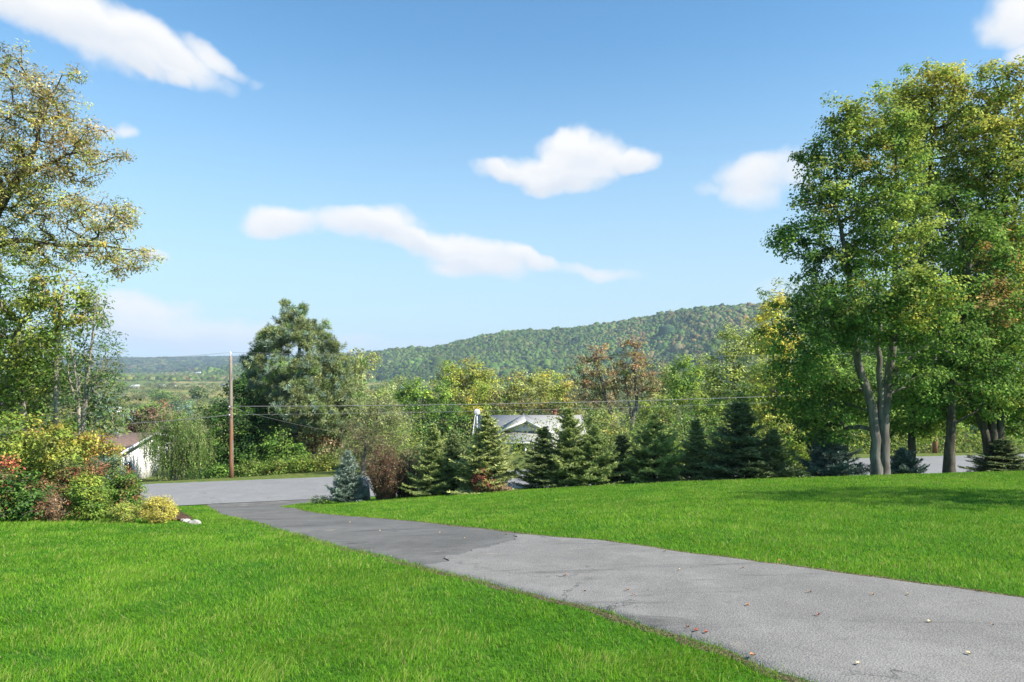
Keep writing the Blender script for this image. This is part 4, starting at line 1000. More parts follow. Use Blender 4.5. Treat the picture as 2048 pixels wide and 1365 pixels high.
# ---- woods behind the white house
WG = 'autumn trees standing behind the white house'
for k, (lb, Y, lobes, pl, dn, ls) in enumerate([
    ('tall rounded yellow olive tree behind and left of the white house', 108, [(930, 745, 46, 28), (900, 765, 32, 30), (960, 770, 36, 34), (930, 800, 50, 40), (895, 735, 20, 14), (975, 755, 20, 18)], pal(4, 'yg', 3, 'olive', 2, 'light', 1, 'gold'), 2.3, .34),
    ('green vine draped tree left of the tall yellow olive tree', 92, [(830, 780, 30, 22), (850, 810, 36, 34), (810, 795, 22, 22), (860, 850, 40, 30), (880, 790, 20, 30)], pal(4, 'mid', 3, 'light', 2, 'green', 1, 'yg'), 2.3, .3),
    ('dark green bushy tree low behind the first two spruces', 76, [(870, 850, 44, 34), (840, 870, 30, 30), (905, 840, 30, 40), (930, 860, 26, 30)], pal(3, 'green', 3, 'dark', 2, 'mid', 1, 'burg'), 2.3, .26),
    ('yellow green slim tree directly above the satellite dish', 98, [(955, 800, 26, 34), (945, 830, 26, 24), (975, 790, 16, 20)], pal(3, 'yg', 3, 'light', 1, 'gold'), 2.0, .3),
    ('golden tree above the left half of the white roof', 112, [(1040, 765, 36, 22), (1065, 785, 40, 26), (1030, 800, 40, 24), (1010, 790, 22, 26)], pal(3, 'yg', 1, 'gold', 4, 'olive', 2, 'pale'), 2.2, .34),
    ('yellow tree with orange flecks above the right half of the white roof', 120, [(1090, 758, 34, 18), (1110, 780, 36, 26), (1085, 800, 34, 22), (1130, 770, 18, 20)], pal(4, 'yg', 1, 'yellow', 1, 'orange', 2, 'light', 3, 'olive'), 2.2, .36),
    ('dull brown green low tree right behind the roof ridge', 90, [(1010, 820, 30, 16), (1060, 812, 36, 16), (1110, 815, 30, 16), (990, 800, 16, 20)], pal(3, 'olive', 2, 'brown', 2, 'green', 1, 'gold'), 2.3, .3),
    ('green yellow column of vine covered tree right of the rusty tree', 96, [(1365, 725, 18, 22), (1360, 760, 24, 30), (1375, 790, 28, 34), (1350, 800, 20, 40), (1385, 760, 16, 24)], pal(3, 'light', 3, 'mid', 2, 'green', 2, 'yg'), 2.3, .3),
    ('pale green willowy tree in front of the hillside', 104, [(1470, 690, 34, 34), (1500, 720, 40, 40), (1440, 740, 40, 40), (1480, 770, 50, 40), (1420, 770, 30, 30), (1460, 665, 18, 16), (1510, 690, 30, 30)], pal(4, 'pale', 3, 'yg', 2, 'light'), 2.2, .34),
    ('bright yellow green tree under the pale willowy one, behind the cable', 84, [(1470, 810, 50, 34), (1430, 830, 40, 34), (1510, 820, 40, 40), (1400, 840, 30, 30), (1520, 780, 30, 30)], pal(4, 'light', 3, 'yg', 3, 'mid', 1, 'green'), 2.3, .28),
    ('layered green tree behind the two narrow dark spruces', 74, [(1420, 880, 50, 40), (1370, 870, 36, 40), (1460, 870, 40, 40), (1500, 880, 40, 40)], pal(3, 'mid', 3, 'light', 2, 'green'), 2.3, .24),
    ('yellow leaved shrubby tree in front of the white house porch', 62, [(1045, 915, 30, 16), (1090, 920, 18, 16), (1020, 930, 26, 20), (1108, 915, 12, 12)], pal(3, 'gold', 3, 'olive', 2, 'yg', 1, 'tan'), 2.0, .2),
    ('yellow bush behind the broad mid green spruce', 66, [(1225, 890, 30, 36), (1260, 900, 40, 40), (1210, 860, 24, 30), (1330, 890, 30, 40)], pal(3, 'olive', 3, 'yg', 2, 'mid', 1, 'gold'), 2.2, .22),
    ('grey green tree right of the white roof, below the rusty tree', 88, [(1190, 820, 24, 30), (1180, 850, 26, 30), (1215, 840, 26, 30)], pal(3, 'mid', 3, 'olive', 2, 'pale'), 2.2, .28),
    ('tall pale green tree right behind the rusty tree, left of the vine column', 118, [(1325, 745, 26, 30), (1340, 780, 30, 30), (1310, 790, 30, 26)], pal(4, 'pale', 3, 'olive', 2, 'light'), 2.2, .36),
    ('pale green tree between the vine column and the willowy one', 112, [(1405, 735, 24, 26), (1415, 770, 30, 30), (1395, 800, 30, 26)], pal(3, 'pale', 3, 'light', 2, 'yg'), 2.2, .34),
    ('dull olive tree between the golden one and the rusty crown', 126, [(1135, 790, 30, 30), (1150, 820, 36, 26), (1120, 815, 24, 22)], pal(4, 'olive', 2, 'pale', 1, 'gold'), 2.2, .38),
    ('light green tree peeping over the yellow green slim tree', 130, [(985, 790, 26, 28), (1000, 815, 36, 26), (975, 830, 26, 26)], pal(3, 'pale', 3, 'light', 1, 'yg'), 2.2, .38),
    ('feathery green tree above the two dark spruces left of the forked maple', 88, [(1545, 750, 40, 40), (1570, 800, 40, 44), (1530, 840, 44, 40), (1500, 850, 30, 30)], pal(3, 'light', 3, 'mid', 2, 'pale'), 2.3, .28),
    ('bushy olive tree filling the gap under the rusty crown', 92, [(1300, 820, 36, 36), (1330, 850, 30, 40), (1290, 860, 40, 30)], pal(3, 'olive', 3, 'mid', 2, 'yg'), 2.2, .28),
]):
    tree('autumn_tree', lb, 'tree', Y, lobes, 1.0 * Y / 95, ls, dn, 3.8, pl, seed=110 + k, group=WG, tr=.22, twig=.02)
tree('rusty_tree', 'large tree with thin reddish brown crown and a forked grey trunk', 'tree', 78,
     [(1190, 710, 30, 24), (1165, 745, 32, 34), (1210, 750, 40, 36), (1265, 700, 30, 22), (1250, 735, 36, 30), (1290, 730, 28, 26), (1275, 765, 40, 30), (1180, 785, 36, 26), (1225, 790, 40, 26), (1300, 775, 22, 26), (1245, 690, 14, 10)],
     .72, .24, 1.9, 3.0, pal(2, 'brown', 4, 'olive', 1, 'rust', 2, 'tan', 1, 'green'), seed=130,
     trunk=[[(1246, 930, .38), (1238, 860, .32), (1225, 830, .28), (1212, 800, .22), (1200, 750, .14), (1190, 710, .08)], [(1262, 930, .34), (1264, 860, .27), (1266, 830, .24), (1275, 805, .19), (1270, 760, .14), (1268, 710, .06)], [(1264, 850, .2), (1260, 815, .14), (1250, 760, .08)]],
     zone=[(1265, 695, 40, pal(3, 'rust', 2, 'orange', 1, 'tan'), .6), (1190, 700, 30, pal(3, 'rust', 1, 'orange', 2, 'tan'), .6)], bark='bark_pale', twig=.018)

# ---- trees beyond the road on the right
RG = 'green trees behind the road on the right'
for k, (lb, Y, lobes, pl) in enumerate([
    ('green tree beyond the road, seen left of the forked maple trunk', 66, [(1600, 780, 60, 60), (1640, 840, 50, 50), (1580, 850, 50, 50), (1620, 720, 50, 50)], pal(3, 'mid', 3, 'green', 2, 'light', 1, 'yg')),
    ('sunlit green tree beyond the road, between the forked maple and the thin trunk', 68, [(1740, 840, 60, 50), (1800, 830, 50, 60), (1720, 780, 60, 60), (1790, 870, 50, 40)], pal(3, 'light', 3, 'mid', 2, 'green')),
    ('yellow green tree right behind the second utility pole', 68, [(1880, 830, 50, 50), (1850, 860, 40, 40), (1930, 850, 50, 45), (1890, 770, 60, 50)], pal(4, 'light', 3, 'yg', 2, 'mid')),
    ('light green tree beyond the road at the right edge', 70, [(2000, 820, 60, 50), (1970, 860, 40, 40), (2060, 800, 60, 60), (2080, 860, 60, 40)], pal(4, 'light', 2, 'yg', 3, 'mid')),
    ('tall shaded tree filling the back behind the maples', 80, [(1700, 640, 90, 80), (1820, 640, 90, 80), (1940, 640, 90, 90), (2060, 640, 90, 80), (1760, 730, 90, 60), (1900, 720, 90, 60), (2020, 730, 90, 60), (1660, 720, 60, 60)], pal(3, 'mid', 3, 'green', 2, 'light')),
]):
    tree('roadside_tree', lb, 'tree', Y, lobes, .95, .3, 2.2, 3.8, pl, seed=140 + k, group=RG, tr=.25, twig=.02)

# ---- utility poles and cables
def utility_pole(label, X, Y, ztop, r0, lean=0.0):
    z0 = float(H(X, Y)); h = ztop - z0; root = empty('utility_pole', (X, Y, z0), label, 'utility pole', 'wooden utility poles along the road')
    b = MB(); t_ = np.linspace(0, 1, 9); b.tube(np.stack([lean * t_, 0 * t_, -.2 + (h + .2) * t_], 1), np.linspace(r0, r0 * .66, 9), 14); b.build('pole', M['pole'], root, smooth=True)
    b = MB(); b.tube([(lean, -.02, h - .05), (lean, -.02, h + .10)], .025, 8); b.tube([(lean, -.02, h + .10), (lean, -.02, h + .15), (lean, -.02, h + .22), (lean, -.02, h + .28)], [.05, .075, .05, .03], 10); b.build('insulator', M['white'], root, smooth=True)
    for zz in (h - 4.0, h - 3.45):
        b = MB(); b.tube([(lean * .6, -r0 * .7, zz), (lean * .6, -r0 - .12, zz)], .02, 6); b.box(lean * .6 - .05, lean * .6 + .05, -r0 - .16, -r0 - .10, zz - .06, zz + .06); b.build('bracket', M['metal'], root)
    b = MB(); b.tube([(lean * .3 + r0 * .9, -.05, 0.0), (lean * .3 + r0 * .85, -.05, 2.6)], .022, 6); b.build('ground_wire', M['wire'], root)
    return root


m_, t = newmat('pole_wood'); g = t.n('ShaderNodeNewGeometry').outputs['Position']
mp = t.n('ShaderNodeMapping'); t.links.new(g, mp.inputs[0]); mp.inputs['Scale'].default_value = (1, 1, .06)
n1 = t.noise(mp.outputs[0], 16, 4, .7); sz = t.n('ShaderNodeSeparateXYZ'); t.links.new(g, sz.inputs[0])
age = t.ss(t.m('MULTIPLY_ADD', t.noise(g, .8, 3), 2.5, sz.outputs[2]), -4.2, -.8)
c = t.mix(age, (.26, .125, .07), (.27, .23, .20)); c = t.mix(t.ss(n1, .45, .7), c, (.09, .06, .045))
out(t, principled(t, c, .9, .15, bump(t, n1, .5, .02))); M['pole'] = m_
P1 = ((463 - 1024) / F * 46.4, 46.4); P2 = ((1870 - 1024) / F * 58.2, 58.2)
utility_pole('weathered brown utility pole on the verge in front of the dark round tree', P1[0], P1[1], .27, .15, -.06)
utility_pole('reddish wooden utility pole behind the road, seen between the maple trunks', P2[0], P2[1], .45, .20)


def cable(label, a_, b, sag, rad=.02):
    a_, b = np.array(a_, float), np.array(b, float); t_ = np.linspace(0, 1, 40)
    pts = a_ + (b - a_) * t_[:, None]; pts[:, 2] -= 4 * sag * t_ * (1 - t_)
    m2 = MB(); m2.tube(pts, rad, 6); o = m2.build('overhead_cable', M['wire'], None, smooth=True)
    return tag(o, label, 'cable', 'overhead cables along the road')


z1 = float(.27); PL = P(-500, 660, 44)
cable('topmost thin cable running left from the first pole top across the sky', (P1[0] - .06, P1[1], .5), P(-400, 668, 40), .9, .012)
cable('topmost thin cable running from the first pole top behind the pine', (P1[0] - .06, P1[1], .5), (P2[0], P2[1], .7), .35, .009)
cable('pale thick cable sagging from the first pole to the second at mid height', (P1[0], P1[1] - .25, -3.15), (P2[0], P2[1] - .3, -2.45), .35, .02)
cable('second, thinner cable just below the pale thick one', (P1[0], P1[1] - .25, -3.72), (P2[0], P2[1] - .3, -3.0), .28, .011)
cable('sagging cable leaving the first pole to the left above the willow', (P1[0], P1[1] - .25, -3.72), P(-300, 850, 42), .5, .018)
cable('service drop cable from the first pole down to the white house', (P1[0], P1[1] - .25, -3.2), (-3.6, 71.5, -7.5), 1.3, .007)

# ---- white house with grey roof in front of the woods
X0, X1, Yf, Yr, Yb = -4.0, 7.7, 71.0, 75.6, 80.2
ze, zr = -7.75, -6.12; gz = float(H(2, 75)) - .3
root = empty('white_house', (2, 75, gz), 'low white house with pale grey roof and small front gable behind the spruce row', 'house')
O = np.array([2, 75, gz])


def hb(name, mb, mat, par=None): return mb.build(name, M[mat], par or root)


b = MB(); b.box(X0 + .4 - 2, X1 - .4 - 2, Yf + .5 - 75, Yb - .5 - 75, 0, ze - gz - .02)
for xx in (X0 + .4 - 2, X1 - .6 - 2):
    b.prism([(xx, Yf + .5 - 75, ze - gz - .02), (xx, Yb - .5 - 75, ze - gz - .02), (xx, Yr - 75, zr - gz - .2)], (.2, 0, 0))
wall = hb('wall', b, 'siding')
b = MB()
b.slab((X0 - 2, Yf - 75, ze - gz), (X1 - 2, Yf - 75, ze - gz), (X1 - 2, Yr - 75, zr - gz), (X0 - 2, Yr - 75, zr - gz), .14)
b.slab((X0 - 2, Yr - 75, zr - gz), (X1 - 2, Yr - 75, zr - gz), (X1 - 2, Yb - 75, ze - gz), (X0 - 2, Yb - 75, ze - gz), .14)
roof = hb('roof', b, 'roof_grey')
for xx in (X0 - 2 - .06, X1 - 2 + .002):
    b = MB(); b.slab((xx, Yf - 75 - .05, ze - gz - .25), (xx, Yr - 75, zr - gz - .25), (xx, Yr - 75, zr - gz + .06), (xx, Yf - 75 - .05, ze - gz + .06), .05); b.slab((xx, Yr - 75, zr - gz - .25), (xx, Yb - 75, ze - gz - .25), (xx, Yb - 75, ze - gz + .06), (xx, Yr - 75, zr - gz + .06), .05); hb('rake_board', b, 'white', roof)
b = MB(); b.box(4.6 - 2, 5.0 - 2, 76.2 - 75, 76.7 - 75, zr - gz - .3, zr - gz + .45); b.box(4.53 - 2, 5.07 - 2, 76.13 - 75, 76.77 - 75, zr - gz + .45, zr - gz + .53); b.build('chimney', M['brick'], roof)
# front gable
gx, gw, yg = 1.35, 2.85, 68.6; zg, zb = -5.98, -7.25
b = MB(); b.slab((gx - gw - 2, yg - 75, zb - gz), (gx - 2, yg - 75, zg - gz), (gx - 2, 75.3 - 75, zg - gz), (gx - gw - 2, 72.2 - 75, zb - gz), .13); hb('gable_roof', b, 'roof_grey')
b = MB(); b.slab((gx - 2, yg - 75, zg - gz + .003), (gx + gw - 2, yg - 75, zb - gz + .003), (gx + gw - 2, 72.2 - 75, zb - gz + .003), (gx - 2, 75.3 - 75, zg - gz + .003), .13); hb('gable_roof', b, 'roof_grey')
b = MB(); b.prism([(gx - gw + .5 - 2, yg + .55 - 75, zb - gz), (gx + gw - .5 - 2, yg + .55 - 75, zb - gz), (gx - 2, yg + .55 - 75, zg - gz - .24)], (0, .15, 0)); hb('pediment', b, 'siding')
for s in (-1, 1):
    b = MB(); b.slab((gx - 2, yg - 75 - .02, zg - gz - .02), (gx + s * gw - 2, yg - 75 - .02, zb - gz - .02), (gx + s * gw - 2, yg - 75 - .02, zb - gz - .24), (gx - 2, yg - 75 - .02, zg - gz - .26), s * .05); hb('rake_board', b, 'white')
b = MB(); b.slab((gx - gw - 2, 67.6 - 75, -8.18 - gz), (gx + gw + .5 - 2, 67.6 - 75, -8.18 - gz), (gx + gw + .5 - 2, yg + .5 - 75, zb - gz - .03), (gx - gw - 2, yg + .5 - 75, zb - gz - .03), .12); porch = hb('porch_roof', b, 'roof_grey')
b = MB(); b.box(gx - gw - 2, gx + gw + .5 - 2, 67.55 - 75, 67.6 - 75, -8.34 - gz, -8.16 - gz); b.build('fascia', M['white'], porch)
for xx in (gx - gw + .2, gx, gx + gw + .2):
    b = MB(); b.box(xx - .08 - 2, xx + .08 - 2, 67.75 - 75, 67.9 - 75, .1, -8.32 - gz); hb('porch_post', b, 'white')
for xx in (-2.6, .2, 4.9):
    b = MB(); b.box(xx - 2, xx + 1.1 - 2, Yf + .46 - 75, Yf + .51 - 75, 1.0, 2.15); f = hb('window', b, 'white')
    b = MB(); b.box(xx + .08 - 2, xx + 1.02 - 2, Yf + .44 - 75, Yf + .455 - 75, 1.08, 2.07); b.build('pane', M['glass'], f)
b = MB(); b.box(2.4 - 2, 3.35 - 2, Yf + .44 - 75, Yf + .51 - 75, .1, 2.15); hb('door', b, 'brick')
# dish on the gable end
dr = empty('satellite_dish', P(954, 838, 72.5), 'round white satellite dish on a mast at the left end of the white house', 'satellite dish')
b = MB(); b.tube([(0, 0, -2.2), (0, 0, .55)], .05, 8); b.build('mast', M['white'], dr, smooth=True)
n = 20; rr = np.linspace(0.02, .34, 6); an = np.arange(n) / n * 2 * math.pi
V = np.array([[math.cos(a_) * q_, -.16 + .5 * q_ * q_, .72 + math.sin(a_) * q_] for q_ in rr for a_ in an]); V2 = V + [0, .03, 0]
i = np.arange(5)[:, None] * n; j = np.arange(n)[None]; Q = np.stack([i + j, i + (j + 1) % n, i + n + (j + 1) % n, i + n + j], -1).reshape(-1, 4)
rim = np.stack([100 + np.arange(n), 100 + (np.arange(n) + 1) % n, 220 + (np.arange(n) + 1) % n, 220 + np.arange(n)], 1)
mesh('reflector', np.concatenate([V, V2]), np.concatenate([Q, Q[:, ::-1] + 120, rim]), M['white'], dr, smooth=True)
b = MB(); b.tube([(0, -.1, .35), (0, -.5, .6)], .02, 6); b.box(-.05, .05, -.56, -.46, .56, .68); b.build('feed_arm', M['metal'], dr)

# ---- white gabled house at the left
hx = -30.0; y0, yp, y1 = 51.5, 56.7, 61.9; hz = float(H(hx, 56)) - .4; ze2, zp2 = -7.05, -6.05
root = empty('ranch_house', (hx, 56.7, hz), 'white gabled house with brown roof half hidden by the weeping willow', 'house')
b = MB(); b.box(-12, 0, y0 + .5 - yp, y1 - .5 - yp, 0, ze2 - hz - .16)
b.prism([(-.2, y0 + .5 - yp, ze2 - hz - .16), (-.2, y1 - .5 - yp, ze2 - hz - .16), (-.2, 0, zp2 - hz - .2)], (.2, 0, 0)); wall = b.build('wall', M['siding'], root)
b = MB(); b.slab((-12.4, y0 - yp, ze2 - hz), (.4, y0 - yp, ze2 - hz), (.4, 0, zp2 - hz), (-12.4, 0, zp2 - hz), .13); b.slab((-12.4, 0, zp2 - hz), (.4, 0, zp2 - hz), (.4, y1 - yp, ze2 - hz), (-12.4, y1 - yp, ze2 - hz), .13); roof = b.build('roof', M['roof_brown'], root)
b = MB(); b.slab((.46, y0 - yp - .03, ze2 - hz - .2), (.46, 0, zp2 - hz - .2), (.46, 0, zp2 - hz + .03), (.46, y0 - yp - .03, ze2 - hz + .03), .05); b.slab((.46, 0, zp2 - hz - .2), (.46, y1 - yp, ze2 - hz - .2), (.46, y1 - yp, ze2 - hz + .03), (.46, 0, zp2 - hz + .03), .05); b.build('rake_board', M['white'], roof)
for yy in (-4.1, 1.6):
    b = MB(); b.box(.0, .06, yy, yy + 1.2, 1.15, 2.2); f = b.build('window', M['white'], root)
    b = MB(); b.box(.062, .075, yy + .1, yy + .56, 1.25, 2.1); b.box(.062, .075, yy + .64, yy + 1.1, 1.25, 2.1); b.build('pane', M['glass'], f)

# ---- pale house far right behind the maples
root = empty('pale_house', ((2060 - 1024) / F * 76, 76, float(H(57, 76))), 'pale house fragment behind the maples at the right edge', 'house')
zz = -(835 - HY) / F * 76 - root.location.z
b = MB(); b.box(-2.6, 6, 0, 7, -.5, zz); b.build('wall', M['siding'], root)
b = MB(); b.slab((-3, -.4, zz - .1), (6.4, -.4, zz - .1), (6.4, 3.5, zz + 1.6), (-3, 3.5, zz + 1.6), .15); b.slab((-3, 3.5, zz + 1.6), (6.4, 3.5, zz + 1.6), (6.4, 7.4, zz - .1), (-3, 7.4, zz - .1), .15); b.build('roof', M['roof_grey'], root)
b = MB(); b.box(-1.6, -.6, -.05, -.002, zz - 1.8, zz - .7); b.build('window', M['glass'], root)

# ---- fallen leaves on the driveway
LFP = [(1255, 1188, 0), (1268, 1199, 0), (1170, 1190, 1), (1620, 1192, 1), (1495, 1218, 0), (1376, 1266, 2), (1392, 1270, 2), (1412, 1274, 2), (1715, 1342, 3), (1938, 1317, 3), (1985, 1261, 1), (1485, 1142, 1), (1360, 1146, 3), (1505, 1322, 0), (1132, 1156, 0), (1636, 1240, 2), (1860, 1252, 3),
       (880, 1070, 3), (760, 1066, 3), (930, 1082, 3), (700, 1048, 3), (1012, 1074, 1), (1745, 1198, 0), (1816, 1197, 3), (1960, 1190, 2), (1560, 1128, 0), (1240, 1090, 1), (1330, 1108, 3)]
LM = [plain('dry_leaf_orange', (.45, .22, .10), .8, .2), plain('dry_leaf_brown', (.26, .15, .09), .8, .2), plain('dry_leaf_red', (.42, .12, .08), .8, .2), plain('dry_leaf_cream', (.60, .50, .32), .8, .2)]
LEAFL = {(1715, 1342): 'cream leaf nearest the bottom of the picture, well inside the driveway', (1938, 1317): 'cream leaf at the lower right, near the bottom right corner of the driveway', (1985, 1261): 'brown leaf close to the right edge of the driveway view, above the cream one',
         (1376, 1266): 'red leaf at the left grass edge of the driveway, leftmost of a close trio', (1392, 1270): 'middle red leaf of the close trio at the left grass edge', (1412, 1274): 'right red leaf of the close trio at the left grass edge', (1505, 1322): 'orange leaf at the left grass edge nearest the viewer',
         (1620, 1192): 'larger brown leaf in the middle of the pale driveway', (1495, 1218): 'orange leaf left of centre on the pale driveway', (1636, 1240): 'single red leaf in the middle of the pale driveway', (1860, 1252): 'cream leaf between the middle of the driveway and its right side', (1960, 1190): 'red leaf beside the upper grass edge at the far right'}
LN = ['orange dry leaf lying on the grey driveway', 'brown curled leaf lying on the grey driveway', 'red fallen leaf lying on the grey driveway', 'cream coloured dry leaf lying on the grey driveway']
r = np.random.default_rng(77)
for px, py, k in LFP:
    p_ = hit(px, py); s = .022 * r.uniform(.7, 1.3); a_ = np.linspace(0, 2 * math.pi, 11)[:-1]
    rad_ = s * np.where(np.arange(10) % 2 == 0, 1, .58) * r.uniform(.8, 1.1, 10)
    ring = np.stack([np.cos(a_) * rad_, np.sin(a_) * rad_ * .75, .012 * np.abs(np.cos(a_)) + .004 + r.uniform(0, .01, 10)], 1)
    V = np.concatenate([[[0, 0, .006]], ring, [[0, 0, .003]], ring - [0, 0, .002]])
    T1 = [(0, 1 + i, 1 + (i + 1) % 10) for i in range(10)] + [(11, 12 + (i + 1) % 10, 12 + i) for i in range(10)]
    nl_ = LEAFL.get((px, py), LN[k]); o = mesh('fallen_leaf', V, np.array(T1), LM[k], None, (p_[0], p_[1], p_[2] + .027)); o.rotation_euler = (r.normal(0, .08), r.normal(0, .08), r.uniform(0, 6)); tag(o, nl_, 'leaf', 'fallen leaves on the driveway' if (px, py) in LEAFL else 'fallen leaves on the driveway: ' + LN[k].split(' leaf')[0])

# ------------------------------------------------------------------ far land: hill, ridge, woods, barns
def far_hill(name, prof, near_z, zfoot, mat, nseg=120, rows=26, seed=3, back=600):
    """prof: (px, py_skyline, Yridge, Yfoot)"""
    prof = np.array(prof, float); pxs = np.linspace(prof[0, 0], prof[-1, 0], nseg)
    sky_ = np.interp(pxs, prof[:, 0], prof[:, 1]); yr = np.interp(pxs, prof[:, 0], prof[:, 2]); yf = np.interp(pxs, prof[:, 0], prof[:, 3])
    zr_ = -(sky_ - HY) / F * yr; V = []
    for i in range(nseg):
        for j in range(rows + 6):
            t_ = j / rows
            y = yf[i] + (yr[i] - yf[i]) * t_; x = (pxs[i] - 1024) / F * (yf[i] * .35 + yr[i] * .65) if False else (pxs[i] - 1024) / F * yr[i]
            if t_ <= 1: z = zfoot + (zr_[i] - zfoot) * (t_ * t_ * (3 - 2 * t_)) ** .95
            else: z = zr_[i] - (t_ - 1) * (zr_[i] - zfoot) * 1.5
            z += 40 * float(fbm(x / 230, y / 330, seed)) * min(1, 2 * t_) * max(0, 1 - t_) * 2
            V.append((x, y, z))
    V = np.array(V); k = rows + 6
    i = (np.arange(nseg - 1)[:, None] * k + np.arange(k - 1)[None]).ravel()
    o = mesh(name, V, np.stack([i, i + k, i + k + 1, i + 1], 1), mat, smooth=True); tag(o, kind='structure')
    return V.reshape(nseg, k, 3)


M['hillside'] = plain('hillside', (.05, .075, .03), .95, .05, .3, .02)
HP = [(560, 722, 2500, 1500), (700, 712, 2450, 1450), (750, 706, 2400, 1400), (800, 701, 2350, 1380), (835, 696, 2300, 1350), (870, 698, 2300, 1300), (930, 682, 2250, 1250), (970, 674, 2200, 1200), (1015, 666, 2200, 1150), (1080, 664, 2150, 1100), (1150, 659, 2100, 1050), (1210, 651, 2050, 1000), (1270, 640, 2000, 950),
      (1340, 627, 1950, 900), (1400, 620, 1900, 850), (1480, 613, 1850, 850), (1540, 608, 1850, 850), (1650, 600, 1850, 850), (1900, 590, 1850, 850), (2400, 600, 1850, 850)]
hv = far_hill('hill', HP, 0, -52, M['hillside'])
RP = [(-300, 722, 5200, 2500), (0, 722, 5200, 2500), (150, 721, 5200, 2500), (240, 720, 5200, 2500), (320, 718, 5200, 2500), (380, 716, 5200, 2500), (470, 714, 5200, 2500), (520, 716, 5200, 2500), (620, 714, 5200, 2500), (760, 718, 5200, 2500), (900, 724, 5200, 2600)]
rv_ = far_hill('ridge', RP, 0, -62, M['hillside'], seed=8)


def dome_crowns(name, label, pos, rad, col, seed, zs=.8, nph=7, nth=3):
    """rounded, lumpy tree tops, all in one mesh"""
    r = np.random.default_rng(seed); n = len(pos)
    th = np.array([1.45, .85, .35]); ph = np.arange(nph) / nph * 2 * math.pi
    dirs = np.array([[math.sin(t_) * math.cos(p_ + (k % 2) * .4), math.sin(t_) * math.sin(p_ + (k % 2) * .4), math.cos(t_)] for k, t_ in enumerate(th) for p_ in ph] + [[0, 0, 1.02]])
    m2 = len(dirs); rr = rad[:, None] * r.uniform(.72, 1.25, (n, m2))
    V = pos[:, None] + dirs[None] * rr[..., None] * np.array([1, 1, zs])
    V[:, :nph, 2] -= rad[:, None] * .5
    q = []
    for k in range(2):
        for j in range(nph): q.append((k * nph + j, k * nph + (j + 1) % nph, (k + 1) * nph + (j + 1) % nph, (k + 1) * nph + j))
    t3 = [(2 * nph + j, 2 * nph + (j + 1) % nph, 3 * nph) for j in range(nph)]
    q = np.array(q); t3 = np.array(t3); o_ = (np.arange(n) * m2)[:, None, None]
    cc = np.repeat(col[:, None], m2, 1) * np.exp(r.normal(0, .12, (n, m2, 1)))
    return tag(mesh(name, V.reshape(-1, 3), [(q[None] + o_).reshape(-1, 4), (t3[None] + o_).reshape(-1, 3)], M['far'], col=cc.reshape(-1, 3)), label, 'woodland', kind='stuff')


def scatter_on(V, n, r, jmin=0, jmax=None, pmin=0.0):
    ns, k = V.shape[:2]; jmax = jmax or k - 4
    a_ = r.uniform(0, ns - 1.001, n); b = jmin + (jmax - jmin) * r.random(n) ** .8
    i, j = a_.astype(int), b.astype(int); fa, fb = (a_ - i)[:, None], (b - j)[:, None]
    return V[i, j] * (1 - fa) * (1 - fb) + V[i + 1, j] * fa * (1 - fb) + V[i, j + 1] * (1 - fa) * fb + V[i + 1, j + 1] * fa * fb


r = np.random.default_rng(5)
p_ = scatter_on(hv, 44000, r)
big = fbm(p_[:, 0] / 170, p_[:, 1] / 170, 12); sm = fbm(p_[:, 0] / 40, p_[:, 1] / 60, 13)
cc = pick(pal(5, 'green', 4, 'mid', 3, 'olive'), len(p_), r) * .5 + np.array((.075, .115, .04)) * .5
au = (r.random(len(p_)) < np.clip(-.02 + .6 * big + .25 * sm + .1 * (p_[:, 0] > 250) + .5 * np.exp(-((p_[:, 0] - 440) / 190) ** 2 - ((p_[:, 1] - 1480) / 260) ** 2) * (sm > -.1), 0, .6))[:, None]; cc = np.where(au, pick(pal(3, 'rust', 1, 'orange', 3, 'tan', 4, 'olive'), len(p_), r) * .55 + cc * .45, cc)
dk = (r.random(len(p_)) < np.clip(-.9 * sm + .05, 0, .6))[:, None]; cc = np.where(dk, np.array((.03, .06, .03)), cc)  # patches of dark crowns: shadow on the hillside put into the leaf colour
cc *= np.exp(.45 * fbm(p_[:, 0] / 60, p_[:, 1] / 110, 77) + .45 * fbm(p_[:, 0] / 210, p_[:, 1] / 260, 78))[:, None] * np.exp(r.normal(0, .16, (len(p_), 1)))
dome_crowns('hill_forest', 'continuous forest canopy covering the long hill on the right', p_, 2.7 * np.exp(r.normal(.28, .42, len(p_))), cc * 1.0, 6)
p_ = scatter_on(rv_, 14000, r)
sm = fbm(p_[:, 0] / 200, p_[:, 1] / 300, 15); cc = pick(pal(4, 'green', 3, 'dark', 2, 'mid', 1, 'olive'), len(p_), r)
cc = np.where((r.random(len(p_)) < np.clip(sm, 0, .4))[:, None], pick(pal(3, 'tan', 3, 'yg', 2, 'light'), len(p_), r), cc)
dome_crowns('ridge_forest', 'distant blue green woods on the low ridge at the left horizon', p_, r.uniform(9, 17, len(p_)), cc * .5, 7, .6)

